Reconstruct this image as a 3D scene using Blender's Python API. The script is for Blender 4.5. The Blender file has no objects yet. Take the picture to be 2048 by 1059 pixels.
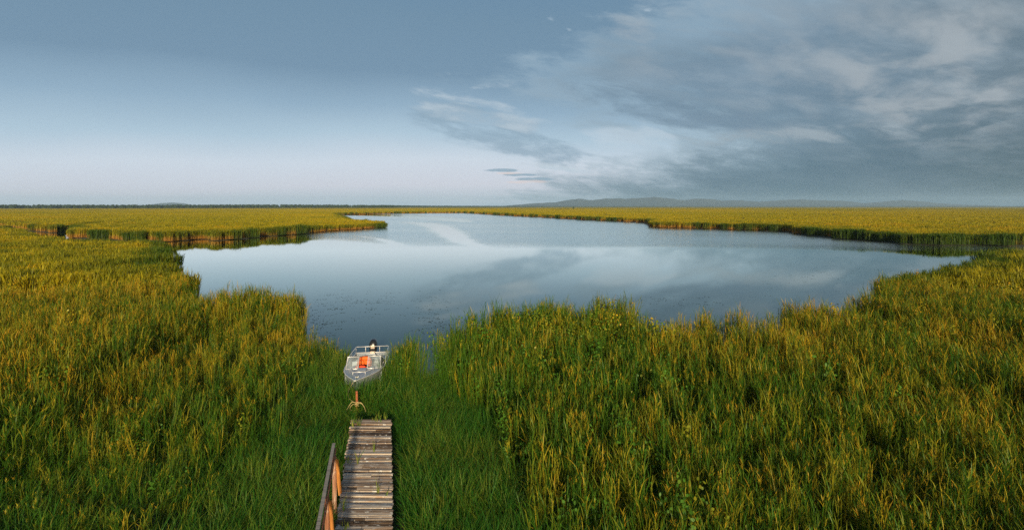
import bpy, math, random
import numpy as np
from mathutils import Vector, Matrix

random.seed(7)
RNG = np.random.default_rng(11)
scene = bpy.context.scene
C = scene.collection
R = math.radians

# ------------------------------------------------------------------ camera, sky, sun, exposure
EYE, F = 7.2, 990.0                     # eye height over the water (m), focal length in photo pixels
cam_d = bpy.data.cameras.new("camera")
cam_d.sensor_width = 36.0
cam_d.lens = 36.0 * F / 2048.0
cam_d.shift_y = -117.0 / 2048.0
cam_d.clip_start, cam_d.clip_end = 0.1, 40000
cam = bpy.data.objects.new("camera", cam_d)
C.objects.link(cam)
cam.location = (0, 0, EYE)
cam.rotation_euler = (R(90), 0, 0)
scene.camera = cam

SUN_EL, SUN_AZ = R(15), math.atan2(0.16, -0.98)      # azimuth measured from +Y towards +X
sun_dir = Vector((math.sin(SUN_AZ) * math.cos(SUN_EL), math.cos(SUN_AZ) * math.cos(SUN_EL), math.sin(SUN_EL)))
sd_ = bpy.data.lights.new("sun", 'SUN')
sd_.energy, sd_.angle, sd_.color = 5.0, R(2.5), (1.0, 0.83, 0.56)
sun = bpy.data.objects.new("sun", sd_)
C.objects.link(sun)
sun.rotation_euler = (-sun_dir).to_track_quat('-Z', 'Y').to_euler()
scene.view_settings.view_transform = 'Standard'
scene.view_settings.look = 'None'
scene.view_settings.exposure = 0.3
scene.view_settings.gamma = 1.0
scene.cycles.max_bounces = 5
scene.cycles.transparent_max_bounces = 8
scene.cycles.use_denoising = False


def lin(r, g, b):
    return tuple(((c / 255.0) / 12.92 if c / 255.0 < 0.04045 else ((c / 255.0 + 0.055) / 1.055) ** 2.4) for c in (r, g, b))


class NT:
    """small helper to write node trees as expressions"""
    def __init__(s, tree):
        s.t = tree
        s.n, s.l = tree.nodes, tree.links

    def new(s, typ, **kw):
        n = s.n.new(typ)
        for k, v in kw.items():
            setattr(n, k, v)
        return n

    def put(s, sock, v):
        if isinstance(v, bpy.types.NodeSocket):
            s.l.new(v, sock)
        else:
            if isinstance(v, (tuple, list)) and len(v) == 3 and sock.type == 'RGBA':
                v = (*v, 1.0)
            sock.default_value = v

    def m(s, op, a, b=0.0, c=0.0, clamp=False):
        n = s.new('ShaderNodeMath', operation=op, use_clamp=clamp)
        for i, v in enumerate((a, b, c)):
            s.put(n.inputs[i], v)
        return n.outputs[0]

    def smooth(s, x, a, b, lo=0.0, hi=1.0):
        n = s.new('ShaderNodeMapRange', interpolation_type='SMOOTHSTEP')
        for i, v in enumerate((x, a, b, lo, hi)):
            s.put(n.inputs[i], v)
        return n.outputs[0]

    def mix(s, f, a, b, mode='MIX'):
        n = s.new('ShaderNodeMix', data_type='RGBA', blend_type=mode)
        s.put(n.inputs['Factor'], f)
        s.put(n.inputs[6], a)
        s.put(n.inputs[7], b)
        return n.outputs[2]

    def ramp(s, x, stops, interp='LINEAR'):
        n = s.new('ShaderNodeValToRGB')
        cr = n.color_ramp
        cr.interpolation = interp
        while len(cr.elements) < len(stops):
            cr.elements.new(0.5)
        for e, (p, c) in zip(cr.elements, stops):
            e.position = p
            e.color = (*c, 1.0) if not isinstance(c, (int, float)) else (c, c, c, 1)
        s.put(n.inputs[0], x)
        return n.outputs[0]

    def xyz(s, v):
        n = s.new('ShaderNodeSeparateXYZ')
        s.put(n.inputs[0], v)
        return n.outputs[0], n.outputs[1], n.outputs[2]

    def vec(s, x, y, z=0.0):
        n = s.new('ShaderNodeCombineXYZ')
        for i, v in enumerate((x, y, z)):
            s.put(n.inputs[i], v)
        return n.outputs[0]

    def noise(s, v, scale, detail=4.0, rough=0.55, dist=0.0, out=0):
        n = s.new('ShaderNodeTexNoise')
        if v is not None:
            s.put(n.inputs['Vector'], v)
        s.put(n.inputs['Scale'], scale)
        s.put(n.inputs['Detail'], detail)
        s.put(n.inputs['Roughness'], rough)
        s.put(n.inputs['Distortion'], dist)
        return n.outputs[out]

    def curve(s, x, pts):
        """piecewise curve y(x) through pts; x in 0..1, y in 0..1"""
        n = s.new('ShaderNodeFloatCurve')
        c = n.mapping.curves[0]
        while len(c.points) < len(pts):
            c.points.new(0.5, 0.5)
        for p, (a, b) in zip(c.points, pts):
            p.location = (a, b)
        n.mapping.update()
        s.put(n.inputs['Value'], x)
        return n.outputs[0]

    def attr(s, name, typ='GEOMETRY'):
        n = s.new('ShaderNodeAttribute', attribute_name=name, attribute_type=typ)
        return n


def build_world():
    w = bpy.data.worlds.new("World")
    scene.world = w
    w.use_nodes = True
    w.cycles.sampling_method = 'MANUAL'
    w.cycles.sample_map_resolution = 256
    t = NT(w.node_tree)
    t.n.clear()
    tc = t.new('ShaderNodeTexCoord').outputs['Generated']
    x, y, z = t.xyz(tc)
    hor = t.m('SQRT', t.m('ADD', t.m('MULTIPLY', x, x), t.m('MULTIPLY', y, y)))
    e = t.m('DIVIDE', z, t.m('MAXIMUM', hor, 0.02))            # tangent of the elevation
    yc = t.m('MAXIMUM', y, 0.12)
    X = t.m('DIVIDE', x, yc)
    Y = t.m('DIVIDE', z, yc)
    # clear-sky gradient of the evening
    ee = t.m('MULTIPLY', e, 1.0, clamp=True)
    wob = t.m('MULTIPLY_ADD', t.noise(t.vec(X, t.m('MULTIPLY', Y, 3.0), 0), 1.6, 2.0), 0.05, -0.025)
    tilt = t.m('MULTIPLY', t.m('ABSOLUTE', t.m('ADD', X, 0.25)), 0.035)
    ee = t.m('ADD', t.m('ADD', ee, wob), tilt, clamp=True)
    base = t.ramp(ee, [
        (0.000, lin(176, 194, 208)), (0.018, lin(190, 202, 214)), (0.045, lin(208, 211, 222)), (0.095, lin(203, 214, 226)),
        (0.145, lin(172, 196, 213)), (0.200, lin(143, 171, 193)), (0.265, lin(116, 145, 169)), (0.38, lin(110, 140, 164)),
        (0.60, lin(92, 128, 160)), (1.0, lin(78, 112, 148))])
    # cloud bank on the right, edge and windows
    yy = t.m('DIVIDE', Y, 0.8, clamp=True)
    k = lambda px, py: ((412 - py) / 990 / 0.8, ((px - 1024) / 990 + 0.6) / 1.6)
    edge = t.curve(yy, [k(1000, 412), k(1075, 380), k(1140, 343), k(1180, 316), k(1250, 296), k(1265, 270), k(1195, 244), k(1105, 214), k(1020, 180), k(975, 150), k(1030, 115), k(1180, 60), k(1280, 0), k(1500, -150), (1.0, 0.95)])
    edge = t.m('MULTIPLY_ADD', edge, 1.6, -0.6)
    zz = t.m('ADD', t.m('MAXIMUM', z, 0.0), 0.05)
    qx, qy = t.m('DIVIDE', x, zz), t.m('DIVIDE', y, zz)
    # cloud streets run towards a point low on the right
    al = t.m('ADD', t.m('MULTIPLY', qx, 0.695), t.m('MULTIPLY', qy, 0.72))
    cr = t.m('SUBTRACT', t.m('MULTIPLY', qx, 0.72), t.m('MULTIPLY', qy, 0.695))
    n1 = t.noise(t.vec(t.m('MULTIPLY', al, 0.40), cr, 1.3), 1.15, 5.0, 0.55, 0.4)
    n2 = t.noise(t.vec(t.m('MULTIPLY', al, 0.50), cr, 5.0), 2.7, 5.0, 0.52, 0.3)
    n3 = t.noise(t.vec(X, t.m('MULTIPLY', Y, 2.6), 7.0), 3.0, 3.0, 0.55, 0.3)
    n6 = t.noise(t.vec(X, t.m('MULTIPLY_ADD', X, 0.45, t.m('MULTIPLY', Y, 3.4)), 2.0), 7.0, 8.0, 0.64, 0.25)
    d = t.m('SUBTRACT', X, edge)
    d = t.m('ADD', d, t.m('MULTIPLY_ADD', n1, 0.30, -0.15))
    d = t.m('ADD', d, t.m('MULTIPLY_ADD', n6, 0.70, -0.35))
    cover = t.smooth(d, -0.08, 0.12)

    def blob(px, py, rx, ry, rot=0.0):
        dx = t.m('SUBTRACT', X, (px - 1024) / 990)
        dy = t.m('SUBTRACT', Y, (412 - py) / 990)
        c_, s_ = math.cos(rot), math.sin(rot)
        u = t.m('DIVIDE', t.m('ADD', t.m('MULTIPLY', dx, c_), t.m('MULTIPLY', dy, s_)), rx / 990)
        v = t.m('DIVIDE', t.m('SUBTRACT', t.m('MULTIPLY', dy, c_), t.m('MULTIPLY', dx, s_)), ry / 990)
        r2 = t.m('ADD', t.m('MULTIPLY', u, u), t.m('MULTIPLY', v, v))
        return t.m('EXPONENT', t.m('MULTIPLY', r2, -1.0))

    def add(*a):
        r = a[0]
        for q in a[1:]:
            r = t.m('ADD', r, q)
        return t.m('MINIMUM', r, 1.0)

    def wisp(mask, n, lo, hi, k=1.0):
        """ragged cloud: a soft mask broken up by noise"""
        return t.m('MULTIPLY', t.smooth(t.m('MULTIPLY_ADD', t.m('MULTIPLY', mask, 1.6, clamp=True), t.m('MULTIPLY_ADD', n, 4.2, -2.1), mask), lo, hi), k)
    thin = t.smooth(d, 0.0, 0.45)                                # 0 thin edge .. 1 heavy bank
    heavy = t.mix(t.smooth(Y, 0.0, 0.28), lin(82, 111, 127), lin(115, 140, 160))
    heavy = t.mix(t.smooth(X, 0.45, 1.15), heavy, t.mix(t.smooth(Y, 0.02, 0.3), lin(70, 93, 103), lin(106, 125, 138)))
    light = t.mix(t.smooth(Y, 0.05, 0.28), lin(160, 181, 194), lin(146, 172, 191))
    ccol = t.mix(thin, light, heavy)
    # soft relief everywhere in the bank
    ccol = t.mix(t.m('MULTIPLY', t.smooth(n6, 0.40, 0.70, 0.0, 0.30), t.smooth(Y, 0.02, 0.22, 0.35, 1.0)), ccol, lin(164, 180, 192))
    ccol = t.mix(t.m('MULTIPLY', t.smooth(n3, 0.42, 0.70), 0.26), ccol, lin(88, 112, 130))
    ccol = t.mix(wisp(add(blob(1270, 205, 150, 34, -0.3), blob(1420, 235, 160, 24, -0.1)), n6, 0.1, 1.2, 0.55), ccol, lin(100, 126, 148))
    # pale folds of the cloud streets, strongest at the upper right
    fw = add(blob(1300, 60, 130, 60, -0.3), t.m('MULTIPLY', blob(1500, 90, 330, 110, -0.3), 0.45), blob(1800, 110, 150, 130, 0.0), blob(1960, 110, 110, 140, 0.0), t.m('MULTIPLY', blob(1880, 200, 120, 50, 0.0), 0.7))
    fold = t.m('MULTIPLY', fw, t.smooth(n2, 0.42, 0.66))
    ccol = t.mix(t.m('MULTIPLY', fold, 0.70), ccol, lin(168, 176, 182))
    band = wisp(t.m('MULTIPLY', blob(1560, 272, 420, 20, 0.04), 0.8), n6, 0.25, 1.25, 0.6)
    ccol = t.mix(band, ccol, lin(164, 176, 184))
    sky = t.mix(t.m('MULTIPLY', cover, t.smooth(thin, 0.0, 0.6, 0.70, 1.0)), base, ccol)
    # thin shelf of wisps left of the bank: blue-grey undersides, pale tops
    shelf = add(blob(915, 232, 95, 38, -0.15), blob(1010, 262, 120, 34, -0.2), blob(1090, 305, 110, 22, -0.2))
    sky = t.mix(wisp(shelf, n6, 0.25, 1.15, 0.72), sky, lin(136, 161, 180))
    tops = add(blob(870, 215, 60, 12, -0.1), blob(1010, 232, 90, 8, -0.12), blob(1085, 330, 90, 7, -0.1), blob(930, 145, 40, 10, 0.0), blob(910, 192, 95, 13, -0.16), blob(985, 172, 60, 9, 0.1), blob(1000, 214, 70, 8, -0.15), blob(1050, 256, 110, 12, -0.18), blob(940, 240, 70, 9, -0.1))
    sky = t.mix(wisp(tops, n6, 0.40, 1.45, 0.62), sky, lin(190, 203, 213))
    # bright torn rim under the blue window
    rim = add(blob(1270, 290, 80, 14, 0.1), blob(1310, 262, 50, 13, -0.5), blob(1262, 320, 90, 13, 0.22), blob(1230, 275, 80, 22, 0.0), blob(1130, 338, 60, 6, -0.1))
    sky = t.mix(wisp(rim, n6, 0.35, 1.15, 0.65), sky, lin(188, 204, 217))
    small = wisp(add(blob(1000, 340, 42, 4), blob(1055, 358, 50, 4), blob(1030, 349, 40, 3)), n6, 0.4, 0.8, 0.85)
    sky = t.mix(small, sky, lin(138, 164, 182))
    glow = wisp(add(blob(1040, 363, 52, 5), blob(1010, 346, 40, 3)), n6, 0.4, 0.9, 0.6)
    sky = t.mix(glow, sky, lin(228, 208, 202))
    puff = wisp(add(blob(1103, 36, 17, 9, -0.2), blob(1137, 58, 12, 6, -0.3), blob(1297, 20, 14, 7, 0)), n6, 0.6, 1.1, 0.5)
    sky = t.mix(puff, sky, lin(176, 194, 208))
    # behind the camera: the plain physical sky round the low sun
    ns = t.new('ShaderNodeTexSky', sky_type='NISHITA')
    ns.sun_disc = False
    ns.sun_elevation = SUN_EL
    ns.sun_rotation = SUN_AZ
    ns.air_density, ns.dust_density = 1.0, 1.5
    nis = t.mix(1.0, ns.outputs[0], (0.10, 0.10, 0.10), 'MULTIPLY')
    sky = t.mix(t.smooth(y, -0.35, 0.15), nis, sky)
    bg = t.new('ShaderNodeBackground')
    t.put(bg.inputs[0], sky)
    bg.inputs[1].default_value = 0.86
    out = t.new('ShaderNodeOutputWorld')
    t.l.new(bg.outputs[0], out.inputs[0])


build_world()

# ------------------------------------------------------------------ helpers


def P(px, py, z=0.0):
    """point at height z that the photo shows at pixel (px, py)"""
    d = F * (EYE - z) / (py - 412.0)
    return ((px - 1024.0) / F * d, d)


def tag(o, label=None, cat=None, group=None, kind=None):
    if label:
        o["label"] = label
    if cat:
        o["category"] = cat
    if group:
        o["group"] = group
    if kind:
        o["kind"] = kind
    return o


def empty(name, loc, rz=0.0):
    o = bpy.data.objects.new(name, None)
    o.location = loc
    o.rotation_euler = (0, 0, rz)
    C.objects.link(o)
    return o


def mesh_np(name, verts, faces, mats, attrs=None, smooth=False):
    """faces: (n,3) or (n,4) array, or list of tuples"""
    me = bpy.data.meshes.new(name)
    if isinstance(faces, np.ndarray):
        nf, k = faces.shape
        me.vertices.add(len(verts))
        me.vertices.foreach_set("co", np.asarray(verts, np.float32).ravel())
        me.loops.add(nf * k)
        me.loops.foreach_set("vertex_index", faces.astype(np.int32).ravel())
        me.polygons.add(nf)
        me.polygons.foreach_set("loop_start", np.arange(0, nf * k, k, dtype=np.int32))
        me.polygons.foreach_set("loop_total", np.full(nf, k, np.int32))
        me.update(calc_edges=True)
        me.validate()
    else:
        me.from_pydata([tuple(v) for v in verts], [], faces)
        me.update()
    for m in (mats if isinstance(mats, (list, tuple)) else [mats]):
        me.materials.append(m)
    if attrs:
        for an, vals in attrs.items():
            a = me.attributes.new(an, 'FLOAT', 'POINT')
            a.data.foreach_set("value", np.asarray(vals, np.float32))
    if smooth:
        me.polygons.foreach_set("use_smooth", np.ones(len(me.polygons), bool))
    return me


class MB:
    """collects simple shapes into one mesh"""
    def __init__(s):
        s.v, s.f, s.r = [], [], []

    def add(s, vs, fs, rnd=0.5):
        b = len(s.v)
        s.v += [tuple(v) for v in vs]
        s.f += [tuple(b + i for i in f) for f in fs]
        s.r += [rnd] * len(vs)

    def box(s, c, size, M=None, rnd=0.5, shear=0.0):
        hx, hy, hz = size[0] / 2, size[1] / 2, size[2] / 2
        vs = []
        for dx, dy, dz in ((-1, -1, -1), (1, -1, -1), (1, 1, -1), (-1, 1, -1), (-1, -1, 1), (1, -1, 1), (1, 1, 1), (-1, 1, 1)):
            p = Vector((dx * hx + shear * dy * hy, dy * hy, dz * hz))
            if M is not None:
                p = M @ p
            vs.append(p + Vector(c))
        s.add(vs, [(3, 2, 1, 0), (4, 5, 6, 7), (0, 1, 5, 4), (1, 2, 6, 5), (2, 3, 7, 6), (3, 0, 4, 7)], rnd)

    def bar(s, a, b, w, h, rnd=0.5, up=(0, 0, 1)):
        a, b = Vector(a), Vector(b)
        d = b - a
        y = d.normalized()
        x = y.cross(Vector(up))
        if x.length < 1e-3:
            x = Vector((1, 0, 0))
        x.normalize()
        zz = x.cross(y)
        M = Matrix((x, y, zz)).transposed()
        s.box((a + b) / 2, (w, d.length, h), M, rnd)

    def tube(s, pts, r, n=8, closed=False, rnd=0.5):
        pts = [Vector(p) for p in pts]
        rs = r if isinstance(r, (list, tuple)) else [r] * len(pts)
        vs, fs = [], []
        ref = Vector((0.123, 0.2, 1)).normalized()
        for i, p in enumerate(pts):
            if closed:
                t = pts[(i + 1) % len(pts)] - pts[i - 1]
            else:
                t = pts[min(i + 1, len(pts) - 1)] - pts[max(i - 1, 0)]
            t.normalize()
            a = t.cross(ref)
            if a.length < 0.05:
                a = t.cross(Vector((1, 0, 0)))
            a.normalize()
            b = t.cross(a)
            for k in range(n):
                an = 2 * math.pi * k / n
                vs.append(p + (a * math.cos(an) + b * math.sin(an)) * rs[i])
        m = len(pts)
        for i in range(m if closed else m - 1):
            j = (i + 1) % m
            for k in range(n):
                l = (k + 1) % n
                fs.append((i * n + k, i * n + l, j * n + l, j * n + k))
        if not closed:
            fs.append(tuple(range(n))[::-1])
            fs.append(tuple((m - 1) * n + k for k in range(n)))
        s.add(vs, fs, rnd)

    def rings(s, rings, cap=True, rnd=0.5, closed=True):
        n = len(rings[0])
        vs = [p for r in rings for p in r]
        fs = []
        for i in range(len(rings) - 1):
            for k in range(n if closed else n - 1):
                l = (k + 1) % n
                fs.append((i * n + k, i * n + l, (i + 1) * n + l, (i + 1) * n + k))
        if cap:
            fs.append(tuple(range(n))[::-1])
            fs.append(tuple((len(rings) - 1) * n + k for k in range(n)))
        s.add(vs, fs, rnd)

    def build(s, name, mat, parent=None, smooth=False, bevel=0.0, loc=None):
        me = mesh_np(name, s.v, s.f, mat, {"rnd": s.r}, smooth)
        o = bpy.data.objects.new(name, me)
        C.objects.link(o)
        if parent is not None:
            o.parent = parent
        if loc is not None:
            o.location = loc
        if bevel:
            b = o.modifiers.new("bevel", 'BEVEL')
            b.width, b.segments, b.limit_method = bevel, 2, 'ANGLE'
        return o


def material(name):
    m = bpy.data.materials.new(name)
    m.use_nodes = True
    t = NT(m.node_tree)
    t.n.clear()
    out = t.new('ShaderNodeOutputMaterial')
    return m, t, out


def principled(t, out, col, rough=0.5, metal=0.0, **kw):
    b = t.new('ShaderNodeBsdfPrincipled')
    t.put(b.inputs['Base Color'], col)
    t.put(b.inputs['Roughness'], rough)
    t.put(b.inputs['Metallic'], metal)
    for k, v in kw.items():
        t.put(b.inputs[k], v)
    t.l.new(b.outputs[0], out.inputs[0])
    return b


# ------------------------------------------------------------------ shoreline of the lake
far_shore = [P(672, 430), P(740, 427.5), P(870, 425.5), P(930, 425.5), P(1000, 430), P(1080, 434), P(1160, 439), P(1225, 442), P(1290, 445.5),
             P(1300, 454), P(1350, 455.5), P(1400, 457), P(1455, 459), P(1520, 461), P(1590, 465), P(1625, 472), P(1720, 479.5), P(1816, 488), P(1901, 491.5),
             P(1935, 489.5), P(2048, 492), P(2300, 500)]
zr = 2.05
near_right = [P(2350, 510, zr), P(2048, 494, zr), P(1992, 499, zr), P(1940, 507, zr), P(1930, 521, zr), P(1850, 530, zr), P(1790, 540, zr), P(1748, 556, zr),
              P(1742, 574, zr), P(1692, 582, zr), P(1682, 603, zr), P(1610, 598, zr), P(1560, 598, zr), P(1545, 622, zr), P(1500, 627, zr), P(1440, 622, zr),
              P(1390, 620, zr), P(1345, 607, zr), P(1312, 622, zr), P(1272, 610, zr), P(1230, 604, zr), P(1130, 592, zr), P(1048, 597, zr), P(1042, 610, zr),
              P(962, 622, 1.95), P(916, 642, 1.9), (-2.75, 22.3), (-2.75, 21.2)]
bay = [(-2.9, 20.3), (-3.3, 19.6), (-3.75, 20.2), (-4.3, 21.5), (-5.0, 21.2), (-5.4, 20.2), (-6.7, 20.2), (-7.2, 22.0), (-8.2, 23.3), (-9.6, 24.4), (-11.2, 26.5), (-12.6, 29.9)]
near_left = [P(603, 582, 2.0), P(560, 577, zr), P(482, 577, zr), P(440, 569, zr), P(396, 573, zr), P(388, 562, zr), P(382, 553, zr), P(356, 546, zr), P(350, 520, zr),
             P(348, 492, zr), P(320, 481, zr), P(230, 479, zr), P(135, 477.5, zr), P(100, 472, zr), P(60, 462, zr), P(0, 449, zr), P(-120, 446, zr)]
left_channel = [P(-120, 442.5), P(0, 451), P(60, 463), P(105, 465.5), P(150, 460), P(215, 452), P(150, 464), P(136, 467)]
spit = [P(135, 476), P(200, 480), P(270, 482), P(335, 484), P(352, 482), P(408, 478), P(413, 482), P(505, 476), P(560, 471), P(650, 463), P(720, 459), P(775, 455),
        P(774, 452), P(745, 441, 1.6), P(700, 438.5, 1.6), P(682, 434)]


def wiggle(poly, amp):
    out = []
    n = len(poly)
    for i in range(n):
        a, b = np.array(poly[i]), np.array(poly[(i + 1) % n])
        L = np.linalg.norm(b - a)
        dist = min(np.linalg.norm(a), np.linalg.norm(b))
        step = max(1.2, dist * 0.03)
        m = int(min(14, max(1, L // step)))
        nrm = np.array((-(b - a)[1], (b - a)[0])) / max(L, 1e-6)
        for k in range(m):
            p = a + (b - a) * k / m
            if k:
                p = p + nrm * RNG.normal(0, amp * min(step, 3.0) * (1.0 if dist < 50 else 2.2))
            out.append(p)
    return np.array(out)


LAKE = wiggle(far_shore + near_right + bay + near_left + left_channel + spit, 0.16)


def sdist(x, y):
    """signed distance to the shoreline: positive on land"""
    x, y = np.asarray(x, float).ravel(), np.asarray(y, float).ravel()
    out = np.empty(len(x))
    A, B = LAKE, np.roll(LAKE, -1, axis=0)
    E = B - A
    L2 = (E ** 2).sum(1) + 1e-12
    for s in range(0, len(x), 20000):
        px, py = x[s:s + 20000, None], y[s:s + 20000, None]
        t = np.clip(((px - A[:, 0]) * E[:, 0] + (py - A[:, 1]) * E[:, 1]) / L2, 0, 1)
        d = np.sqrt(((px - A[:, 0] - t * E[:, 0]) ** 2 + (py - A[:, 1] - t * E[:, 1]) ** 2).min(1))
        cond = (A[:, 1] > py) != (B[:, 1] > py)
        xi = A[:, 0] + (py - A[:, 1]) / np.where(np.abs(E[:, 1]) < 1e-9, 1e-9, E[:, 1]) * E[:, 0]
        inside = ((cond & (px < xi)).sum(1) % 2) == 1
        out[s:s + 20000] = np.where(inside, -d, d)
    return out


def _hash(ix, iy, s):
    h = (ix.astype(np.int64) * 374761393 + iy.astype(np.int64) * 668265263 + s * 974634217) & 0x7fffffff
    h = ((h ^ (h >> 13)) * 1274126177) & 0x7fffffff
    return ((h ^ (h >> 16)) & 0xffff) / 65535.0


def vnoise(x, y, scale, seed=0, octs=3):
    x, y = np.asarray(x, float) / scale, np.asarray(y, float) / scale
    tot, amp, s = 0.0, 1.0, 0.0
    for o in range(octs):
        ix, iy = np.floor(x), np.floor(y)
        fx, fy = x - ix, y - iy
        fx, fy = fx * fx * (3 - 2 * fx), fy * fy * (3 - 2 * fy)
        v = (_hash(ix, iy, seed + o) * (1 - fx) + _hash(ix + 1, iy, seed + o) * fx) * (1 - fy) + \
            (_hash(ix, iy + 1, seed + o) * (1 - fx) + _hash(ix + 1, iy + 1, seed + o) * fx) * fy
        tot, s = tot + v * amp, s + amp
        amp *= 0.5
        x, y = x * 2.03 + 17.1, y * 2.03 + 9.7
    return tot / s


def sstep(x, a, b):
    t = np.clip((np.asarray(x, float) - a) / (b - a), 0, 1)
    return t * t * (3 - 2 * t)


DECK_Z, DECK_END = 0.80, 14.9


def deck_cx(y):
    return -2.93 - 0.2565 * (np.asarray(y) - 9.8)


# ------------------------------------------------------------------ plant materials
def blade_material(name, green, gold, stalk, transl=0.17, stalk_top=0.45, rough=0.45, tint_gain=1.0, spread=0.7):
    m, t, out = material(name)
    tint = t.attr('tint', 'INSTANCER').outputs['Fac']
    rnd = t.attr('rnd').outputs['Fac']
    hf = t.attr('hf').outputs['Fac']
    f = t.m('ADD', t.m('MULTIPLY', tint, tint_gain), t.m('MULTIPLY_ADD', rnd, spread, -0.5 * spread), clamp=True)
    col = t.ramp(f, [(0.0, green), (0.45, tuple(0.62 * a + 0.38 * b for a, b in zip(green, gold))), (0.85, gold), (1.0, tuple(min(1, c * k) for c, k in zip(gold, (1.15, 0.86, 0.9))))])
    stalk = t.mix(t.smooth(tint, 0.12, 0.42), tuple(0.8 * c for c in green), stalk)
    col = t.mix(t.smooth(hf, 0.10, stalk_top), stalk, col)
    d = t.new('ShaderNodeBsdfDiffuse')
    t.put(d.inputs[0], col)
    tr = t.new('ShaderNodeBsdfTranslucent')
    t.put(tr.inputs[0], t.mix(1.0, col, (1.1, 1.05, 0.6), 'MULTIPLY'))
    g = t.new('ShaderNodeBsdfGlossy')
    t.put(g.inputs[0], (0.9, 0.9, 0.85))
    g.inputs['Roughness'].default_value = rough
    a = t.new('ShaderNodeMixShader')
    a.inputs[0].default_value = transl
    t.l.new(d.outputs[0], a.inputs[1])
    t.l.new(tr.outputs[0], a.inputs[2])
    b = t.new('ShaderNodeMixShader')
    b.inputs[0].default_value = 0.010
    t.l.new(a.outputs[0], b.inputs[1])
    t.l.new(g.outputs[0], b.inputs[2])
    t.l.new(b.outputs[0], out.inputs[0])
    return m


M_REED = blade_material("reed_leaf", (0.042, 0.106, 0.008), (0.345, 0.27, 0.016), (0.085, 0.055, 0.014), spread=1.15)  # dark stalk tone also paints in the shade low between the reeds
M_FAR = blade_material("distant_reed_leaf", (0.046, 0.084, 0.007), (0.33, 0.265, 0.008), (0.34, 0.165, 0.028), stalk_top=0.55, spread=0.45)
M_GRASS = blade_material("grass_blade", (0.027, 0.112, 0.010), (0.30, 0.28, 0.03), (0.05, 0.055, 0.012), stalk_top=0.35)
M_WEED = blade_material("weed_leaf", (0.055, 0.140, 0.012), (0.42, 0.30, 0.015), (0.07, 0.06, 0.015), stalk_top=0.3)
M_DRY = blade_material("dry_straw", (0.20, 0.12, 0.04), (0.40, 0.27, 0.10), (0.16, 0.09, 0.03))


# ------------------------------------------------------------------ plant meshes (sources for the scattered stuff)
class Plant:
    def __init__(s):
        s.v, s.f, s.hf, s.rn = [], [], [], []

    def strip(s, base, az, L, w, elev, bend, n, hmax, rnd, prof=None, twist=0.0):
        """an arching leaf: starts at elevation elev and bends over by bend radians"""
        p = np.array(base, float)
        hd = np.array((math.cos(az), math.sin(az), 0))
        sd = np.array((-math.sin(az + twist), math.cos(az + twist), 0))
        b = len(s.v)
        for i in range(n + 1):
            u = i / n
            if i == n:
                s.v.append(p.copy())
                s.hf.append(p[2] / hmax)
                s.rn.append(rnd)
            else:
                ww = w * 0.5 * (prof(u) if prof else (0.55 + 0.9 * u if u < 0.4 else 0.91 * (1 - u) / 0.6))
                for sg in (-1, 1):
                    s.v.append(p + sd * ww * sg)
                    s.hf.append(p[2] / hmax)
                    s.rn.append(rnd)
            e = elev - bend * u
            p = p + (hd * math.cos(e) + np.array((0, 0, 1)) * math.sin(e)) * L / n
        for i in range(n):
            if i == n - 1:
                s.f.append((b + 2 * i, b + 2 * i + 1, b + 2 * i + 2))
            else:
                s.f.append((b + 2 * i, b + 2 * i + 1, b + 2 * i + 3, b + 2 * i + 2))

    def quadleaf(s, c, n, L, w, rnd, hmax):
        n = Vector(n).normalized()
        a = n.cross(Vector((random.uniform(-1, 1), random.uniform(-1, 1), 0.3))).normalized()
        b_ = n.cross(a)
        c = Vector(c)
        b = len(s.v)
        for (u, v) in ((-0.5, 0), (-0.2, 0.5), (0.15, 0.42), (0.5, 0), (0.15, -0.42), (-0.2, -0.5)):
            q = c + a * (u * L) + b_ * (v * w)
            s.v.append(np.array(q))
            s.hf.append(max(0, q.z / hmax))
            s.rn.append(rnd)
        s.f.append(tuple(b + i for i in range(6)))

    def mesh(s, name, mat):
        me = bpy.data.meshes.new(name)
        me.from_pydata([tuple(v) for v in s.v], [], s.f)
        me.materials.append(mat)
        for an, vals in (("hf", s.hf), ("rnd", s.rn)):
            a = me.attributes.new(an, 'FLOAT', 'POINT')
            a.data.foreach_set("value", np.asarray(vals, np.float32))
        return me


def U(a, b):
    return random.uniform(a, b)


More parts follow.
